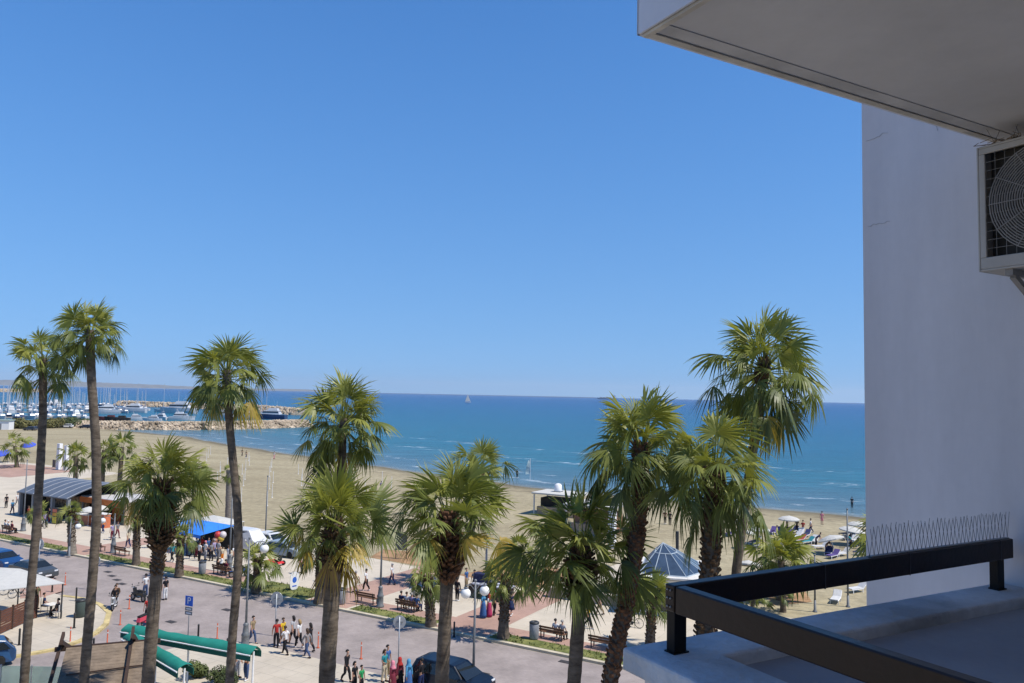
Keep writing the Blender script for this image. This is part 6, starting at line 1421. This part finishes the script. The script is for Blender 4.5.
# flag in the shallows
T = thing('beach_flag', 'pale translucent feather flag on a pole at the water edge', 'flag', at(530, 480, -.8), 0); mb = MB(); mb.tube([(0, 0, 0), (0, 0, 4.2)], .04, 7); mb.build('pole', m_wht, T); mb = MB(); v = []
for i in range(6): z = 1.2 + i*.56; v += [(-.03, .02*math.sin(i), z), (-.9+.5*(i/5)**2, .1*math.sin(i*1.3), z-.1)]
mb.add(v, [(2*i, 2*i+1, 2*i+3, 2*i+2) for i in range(5)]); mb.build('cloth', mat('flag_cloth', (.45, .55, .55), .9, .05), T)
# ------------------------------------------------------------------ breakwaters and marina
M_ROCK = mat('limestone_rock', (.29, .225, .155), .95, .3, .25, col2=(.47, .385, .285), fine=.15)
def rocks(name, label, path, wid, hgt, count, size, seed):
    rg = random.Random(seed); mb = MB(); bm = bmesh.new(); bmesh.ops.create_icosphere(bm, subdivisions=1, radius=1); iv = [v.co.copy() for v in bm.verts]; fi = [tuple(v.index for v in f.verts) for f in bm.faces]; bm.free()
    seg = [(a, b, (b-a).length) for a, b in zip(path, path[1:])]; tot = sum(s[2] for s in seg)
    for i in range(count):
        u = rg.uniform(0, tot)
        for a, b, l in seg:
            if u <= l: break
            u -= l
        p = a.lerp(b, u/l); d = (b-a).normalized(); s = Vector((-d.y, d.x, 0)); c = rg.uniform(-1, 1); zz = SEA_Z - .5 + (hgt+.5)*min(1, (1-abs(c))*1.55) ; q = p + s*c*wid/2 + ZV*(zz-p.z); r = size*rg.uniform(.55, 1.25)
        Rm = Matrix.Rotation(rg.uniform(0, 6), 3, Vector((rg.random(), rg.random(), rg.random()+.1)).normalized()); sx, sy, sz = rg.uniform(.7, 1.2), rg.uniform(.6, 1), rg.uniform(.5, .8)
        mb.add([q + Rm @ Vector((v.x*sx*r*rg.uniform(.85, 1.15), v.y*sy*r, v.z*sz*r)) for v in iv], fi)
    # core fill
    for a, b, l in seg:
        d = (b-a).normalized(); s = Vector((-d.y, d.x, 0)); vs = []
        for p in (a, b):
            for c, z in ((-.5, SEA_Z-1), (-.17, SEA_Z+hgt*.9), (.17, SEA_Z+hgt*.9), (.5, SEA_Z-1)): q = p + s*c*wid; vs.append((q.x, q.y, z))
        mb.add(vs, [(0, 1, 5, 4), (1, 2, 6, 5), (2, 3, 7, 6), (0, 4, 7, 3) if False else (0, 3, 2, 1), (4, 5, 6, 7)])
    return tag(mb.build(name, M_ROCK), label, 'breakwater', kind='stuff')
s0 = at(70, 428.5, -.8); rocks('breakwater_rocks', 'pale limestone breakwater running from the beach out to the bay', [s0, at(100, 428.8, -.8), at(150, 429.3, -.8), at(200, 429.4, -.8), at(250, 428.2, -.8), at(304, 426.3, -.8)], 14, 2.7, 4200, .75, 4)
rocks('breakwater_rocks', 'pale stone outer breakwater closing the marina behind the boats', [at(120, 405.5, -.8), at(190, 408, -.8), at(262, 411, -.8), at(302, 415, -.8)], 18, 3.6, 3200, 1.25, 5)
rocks('breakwater_rocks', 'distant pale jetty at the far left of the marina', [at(-30, 391.8, -.8), at(20, 392.0, -.8), at(55, 392.4, -.8)], 30, 5.5, 900, 2.8, 6)
m_hull = mat('hull_white', (.52, .53, .55), .35, .05, .5, coat=.3); m_hulln = mat('hull_navy', (.03, .05, .12), .35, .1, .5, coat=.3); m_hullm = mat('hull_maroon', (.12, .03, .03), .6, .2, .5); m_sailc = mat('sail_cover_blue', (.04, .10, .32), .9, .1, 1); m_mast = mat('mast_alloy', (.48, .49, .51), .4, .04, 1); m_deck = mat('deck_teak', (.40, .32, .24), .8, .1, 1)
def hullmesh(L, B, D, tr=.7):
    mb = MB(); st = 9; sec = 5; rows = []
    for i in range(st):
        f = i/(st-1); x = -L/2 + L*f; b = B/2*(tr + (1-tr)*math.sin(math.pi*min(1, f*1.25)) if f < .4 else (math.cos((f-.4)/.6*math.pi/2)**.75 if f < 1 else .01)); sh = D*(1+.25*f*f)
        rows.append([(x + (0 if j < sec-1 else .03*L*f*f), s*b*w_, z) for j, (w_, z) in enumerate(((.05, -.45*D), (.55, -.3*D), (.88, 0), (.97, .5*sh), (1, sh))) for s in (1,)])
    nS = len(rows[0])
    for s in (1, -1):
        o = len(mb.v); mb.v += [(p[0], p[1]*s, p[2]) for r_ in rows for p in r_]
        mb.f += [tuple(o+k for k in ((i*nS+j, (i+1)*nS+j, (i+1)*nS+j+1, i*nS+j+1) if s > 0 else (i*nS+j+1, (i+1)*nS+j+1, (i+1)*nS+j, i*nS+j))) for i in range(st-1) for j in range(nS-1)]
    n2 = st*nS
    mb.f += [(i*nS+nS-1, (i+1)*nS+nS-1, n2+(i+1)*nS+nS-1, n2+i*nS+nS-1) for i in range(st-1)]      # deck
    mb.f += [tuple(j for j in range(nS)) + tuple(n2+j for j in range(nS-1, -1, -1))]
    mb.a = [0]*len(mb.f); return mb
GBOAT = 'boats moored in the marina'
def yacht(label, L=11, hull=m_hull):
    T = thing('sailing_yacht', label, 'sailing yacht', (0, 0, 0), 0, GBOAT); hullmesh(L, L*.31, L*.11).build('hull', hull, T)
    mb = MB(); mb.box((L*.06, 0, L*.15), (L*.36, L*.17, L*.06), taper=.8); c = mb.build('cabin', m_hull, T); mb = MB(); mb.box((L*.06, 0, L*.152), (L*.30, L*.176, L*.02)); mb.build('window', m_cg, c)
    h = L*1.32; mb = MB(); mb.tube([(L*.08, 0, L*.11), (L*.08, 0, h)], [.17, .12], 6); ma = mb.build('mast', m_mast, T)
    mb = MB(); mb.bar((L*.05, -L*.08, h*.62), (L*.05, L*.08, h*.62), .06); mb.build('spreader', m_mast, ma)
    mb = MB(); mb.tube([(L*.08, 0, L*.24), (-L*.34, 0, L*.23)], .13, 7); mb.build('furled_sail', m_sailc, T)
    mb = MB()
    for a in ((L*.49, 0, L*.14), (-L*.48, 0, L*.12)): mb.tube([a, (L*.08, 0, h-.2)], .018, 3)
    mb.build('stays', m_mast, T); return T
def motor(label, L=12, hull=m_hull):
    T = thing('motor_yacht', label, 'motor yacht', (0, 0, 0), 0, GBOAT); hullmesh(L, L*.31, L*.14, .9).build('hull', hull, T)
    mb = MB(); mb.box((-L*.05, 0, L*.21), (L*.55, L*.24, L*.10), taper=.82); c = mb.build('cabin', m_hull, T); mb = MB(); mb.box((-L*.05, 0, L*.222), (L*.50, L*.236, L*.04), taper=.95); mb.build('window', m_cg, c)
    mb = MB(); mb.box((-L*.10, 0, L*.30), (L*.32, L*.20, L*.07), taper=.8); mb.build('flybridge', m_hull, T)
    mb = MB(); mb.bar((-L*.16, -L*.09, L*.32), (-L*.20, -L*.07, L*.42), .1); mb.bar((-L*.16, L*.09, L*.32), (-L*.20, L*.07, L*.42), .1); mb.bar((-L*.20, -L*.08, L*.42), (-L*.20, L*.08, L*.42), .12); mb.tube([(-L*.2, 0, L*.42), (-L*.2, 0, L*.55)], .05, 5); mb.build('radar_arch', m_hull, T); return T
YA = [yacht('white hulled sailing yacht with bare mast and blue sail cover among the moored boats'), yacht('navy hulled sailing yacht with bare mast among the moored boats', 10.5, m_hulln)]
MO = [motor('white motor cruiser with flybridge lying among the moored boats'), motor('navy hulled motor cruiser with white cabin among the moored boats', 11, m_hulln)]
protos = [YA[0], YA[0], MO[0], YA[0], YA[1], YA[0], YA[0], MO[1], YA[0]]; usedp = set()
m_pont = mat('pontoon', (.33, .30, .27), .85, .1, .3); bi = 0
for (x0, y0, x1, y1) in ((-12, 418.2, 96, 417.6), (-12, 412.6, 128, 412.8), (2, 408.3, 150, 409.2), (-10, 404.8, 110, 405.6)):
    a = at(x0, y0, -.8); b = at(x1, y1, -.8); d = (b-a); L_ = d.length; d.normalize(); s = Vector((-d.y, d.x, 0)); rz = math.atan2(d.y, d.x)
    T = thing('pontoon', ['low pontoon nearest the beach behind the bushes', 'second pontoon of the marina', 'third pontoon in the middle of the marina', 'farthest pontoon of the marina'][bi], 'pontoon', a, rz, 'marina pontoons'); bi += 1
    mb = MB(); mb.box((L_/2, 0, .35), (L_, 2.2, .5)); mb.build('deck', m_pont, T)
    for k in range(int(L_/18)+1): mb = MB(); mb.lathe([(.2, -2), (.2, 2.4), (.05, 2.6)], 8, (k*18, 1.3, 0)); mb.build('pile', m_dsteel, T)
    u = 4.0
    while u < L_-3:
        for side in (-1, 1):
            if rnd.random() < .16: continue
            pr = protos[rnd.randrange(len(protos))]; sl = rnd.uniform(.85, 1.25); p = a + d*(u+rnd.uniform(-.4, .4)) + s*side*(1.6+6.2*sl); p.z = SEA_Z
            r_ = rz + (math.pi/2 if side > 0 else -math.pi/2) + (math.pi if rnd.random() < .4 else 0)
            if pr.name not in usedp: usedp.add(pr.name); pr.location = p; pr.rotation_euler.z = r_; pr.scale = (sl,)*3
            else: dup(pr, p, r_, scale=sl)
        u += 6.3
for lb, x, y, L, rz, k in (('large white motor yacht with raked flybridge behind the dark beached boats', 105, 413.5, 17, R(200), 0), ('white motor yacht with tall superstructure in the middle of the marina', 132, 412.5, 18, R(185), 0), ('big grey white yacht with mast left of the slim palm crown', 178, 413.2, 24, R(178), 1), ('white motor cruiser moored against the inside of the breakwater', 182, 420, 13, R(10), 0), ('white cabin boat moored right of the slim palm trunk', 222, 418.2, 15, R(172), 0), ('long dark hulled launch at the right end of the marina', 270, 419.2, 19, R(175), 2), ('white boat with low cabin next to the long dark launch', 248, 418.4, 13, R(185), 0), ('small white boat against the breakwater near the shaggy palm', 160, 419.6, 10, R(160), 0), ('white fishing boat with blue trim behind the breakwater root', 137, 419.8, 9, R(20), 0), ('white yacht hull between the maroon boat and the breakwater', 152, 421, 9, R(190), 0)):
    o = motor(lb, L, m_hulln if k == 2 else m_hull); o.location = at(x, y, -.8); o.rotation_euler.z = rz
    if k == 1: mb = MB(); mb.tube([(0, 0, L*.3), (0, 0, L*.62)], [.2, .1], 6); mb.build('mast', m_mast, o)
for lb, x, y in (('sailing yacht with tall mast right of the slim palm crown', 263, 417.4), ('second tall masted sailing yacht right of the slim palm crown', 268, 416.6), ('sailing yacht with tall mast standing behind the grey white yacht', 165, 412.0), ('tall masted yacht behind the motor yacht with tall superstructure', 139, 410.5), ('tall masted yacht just right of the tallest left palm trunk', 117, 411.0)):
    o = yacht(lb, 15); o.location = at(x, y, -.8); o.rotation_euler.z = R(180)
for lb, x, y, m in (('maroon hulled boat laid up ashore behind the tallest left palm', 106, 423.2, m_hullm), ('black hulled boat laid up ashore beside the maroon one', 117, 423.6, m_dark)):
    T = thing('beached_boat', lb, 'boat', at(x, y, 0) + ZV*.75, R(185), 'boats laid up ashore'); hullmesh(10.5, 3.2, 1.9, .75).build('hull', m, T); mb = MB(); mb.box((-2, 0, 2.2), (3, 1.8, 1.2), taper=.85); mb.build('cabin', m, T); mb = MB()
    for q in (-2.5, 2): mb.box((q, 0, -.72), (.3, 2.4, .3))
    mb.build('cradle', m_dsteel, T)
# quay shed and olive bushes before the marina
gx = 0
for i, (x, y, r, h) in enumerate([(4, 428.5, 5, 3.4), (17, 428.5, 5, 3.8), (27, 428.2, 4.5, 3.6), (44, 428, 4.5, 3.4), (54, 427.6, 5, 3.8), (63, 427, 5, 3.8), (73, 426.6, 5, 3.6), (83, 426, 5, 3.4), (91, 425.6, 3.5, 2.6)]):
    bush(['olive bush at the far left edge before the marina', 'olive bush right of the white shed before the marina', 'yellowish olive bush left of the far left palm trunk', 'olive bush immediately right of the far left palm trunk', 'olive bush third from the far left palm trunk', 'dense olive bush in the middle of the row before the marina', 'olive bush above the parked white car on the sand', 'olive bush left of the tallest left palm trunk', 'low olive bush touching the breakwater root'][i], at(x, y), r, r*.7, h, 1300, .42, M_BUSHY if i < 5 else M_BUSHD, 90+i, group='bushes in front of the marina')
car('white car parked on the sand before the olive bushes', at(67, 427.5), R(190), col=(.6, .6, .6)); car('dark car parked on the sand left of the tallest left palm', at(85, 428.3), R(185), col=(.03, .03, .035)); car('dark grey car parked on the sand near the far left palm', at(30, 430.5), R(180), col=(.06, .06, .065)); car('grey car parked on the sand right of the far left palm', at(37, 430), R(182), col=(.12, .12, .13))
T = thing('harbour_shed', 'small white shed at the left edge before the olive bushes', 'shed', at(2, 429.5), R(10)); mb = MB(); mb.box((0, 0, 1.6), (6, 4, 3.2)); mb.build('wall', m_wht, T); mb = MB(); mb.box((0, 0, 3.35), (6.6, 4.6, .3)); mb.build('roof', mat('shed_roof', (.3, .38, .34), .7, .1), T); mb = MB(); mb.box((0, -2.02, 1.1), (1.2, .06, 2.2)); mb.build('door', m_sgrey, T)
# ships out at sea
T = thing('sailing_boat', 'lone white sailing boat under sail on the horizon', 'sailing boat', at(468, 402.4, -.8), R(200)); hullmesh(12, 3.4, 1.5).build('hull', m_hull, T)
mb = MB(); mb.tube([(1, 0, 1), (1, 0, 17)], .15, 6); mb.build('mast', m_mast, T); mb = MB(); mb.add([(.8, 0, 2.5), (-4.8, .3, 2.8), (.8, 0, 16.5)], [(0, 1, 2)]); mb.build('mainsail', m_canv, T); mb = MB(); mb.add([(1.2, 0, 15.5), (5.8, 0, 2), (1.4, .5, 2.4)], [(0, 1, 2)]); mb.build('jib', m_canv, T)
d_ = ray(607, 399); k_ = 5200/d_.y; T = thing('cargo_ship', 'distant pale cargo ship low on the horizon', 'ship', Vector((d_.x*k_, 5200, SEA_Z)), R(178)); hullmesh(130, 20, 9, .95).build('hull', mat('ship_hull', (.40, .42, .44), .7, .1, .02), T)
mb = MB(); mb.box((-48, 0, 17), (18, 16, 18)); mb.box((-48, 0, 28), (10, 18, 4)); mb.build('superstructure', m_wht, T); mb = MB()
for q in (-20, 0, 20, 40): mb.box((q, 0, 12.5), (16, 16, 4))
mb.build('hatches', m_tan, T)

# ------------------------------------------------------------------ air
mb = MB(); mb.box((0, 11500, 180), (60000, 27000, 374)); hz = mb.build('haze', None)
tag(hz, 'thin sea haze over the whole bay', 'haze', kind='stuff')
hm = bpy.data.materials.new('haze'); hm.use_nodes = True; hm.node_tree.nodes.clear()
ho = hm.node_tree.nodes.new('ShaderNodeOutputMaterial'); hv = hm.node_tree.nodes.new('ShaderNodeVolumePrincipled')
hv.inputs['Color'].default_value = (.80, .88, 1, 1); hv.inputs['Density'].default_value = 3.3e-5; hv.inputs['Anisotropy'].default_value = .2
hm.node_tree.links.new(hv.outputs[0], ho.inputs['Volume']); hz.data.materials.append(hm)
sc.cycles.volume_bounces = 0
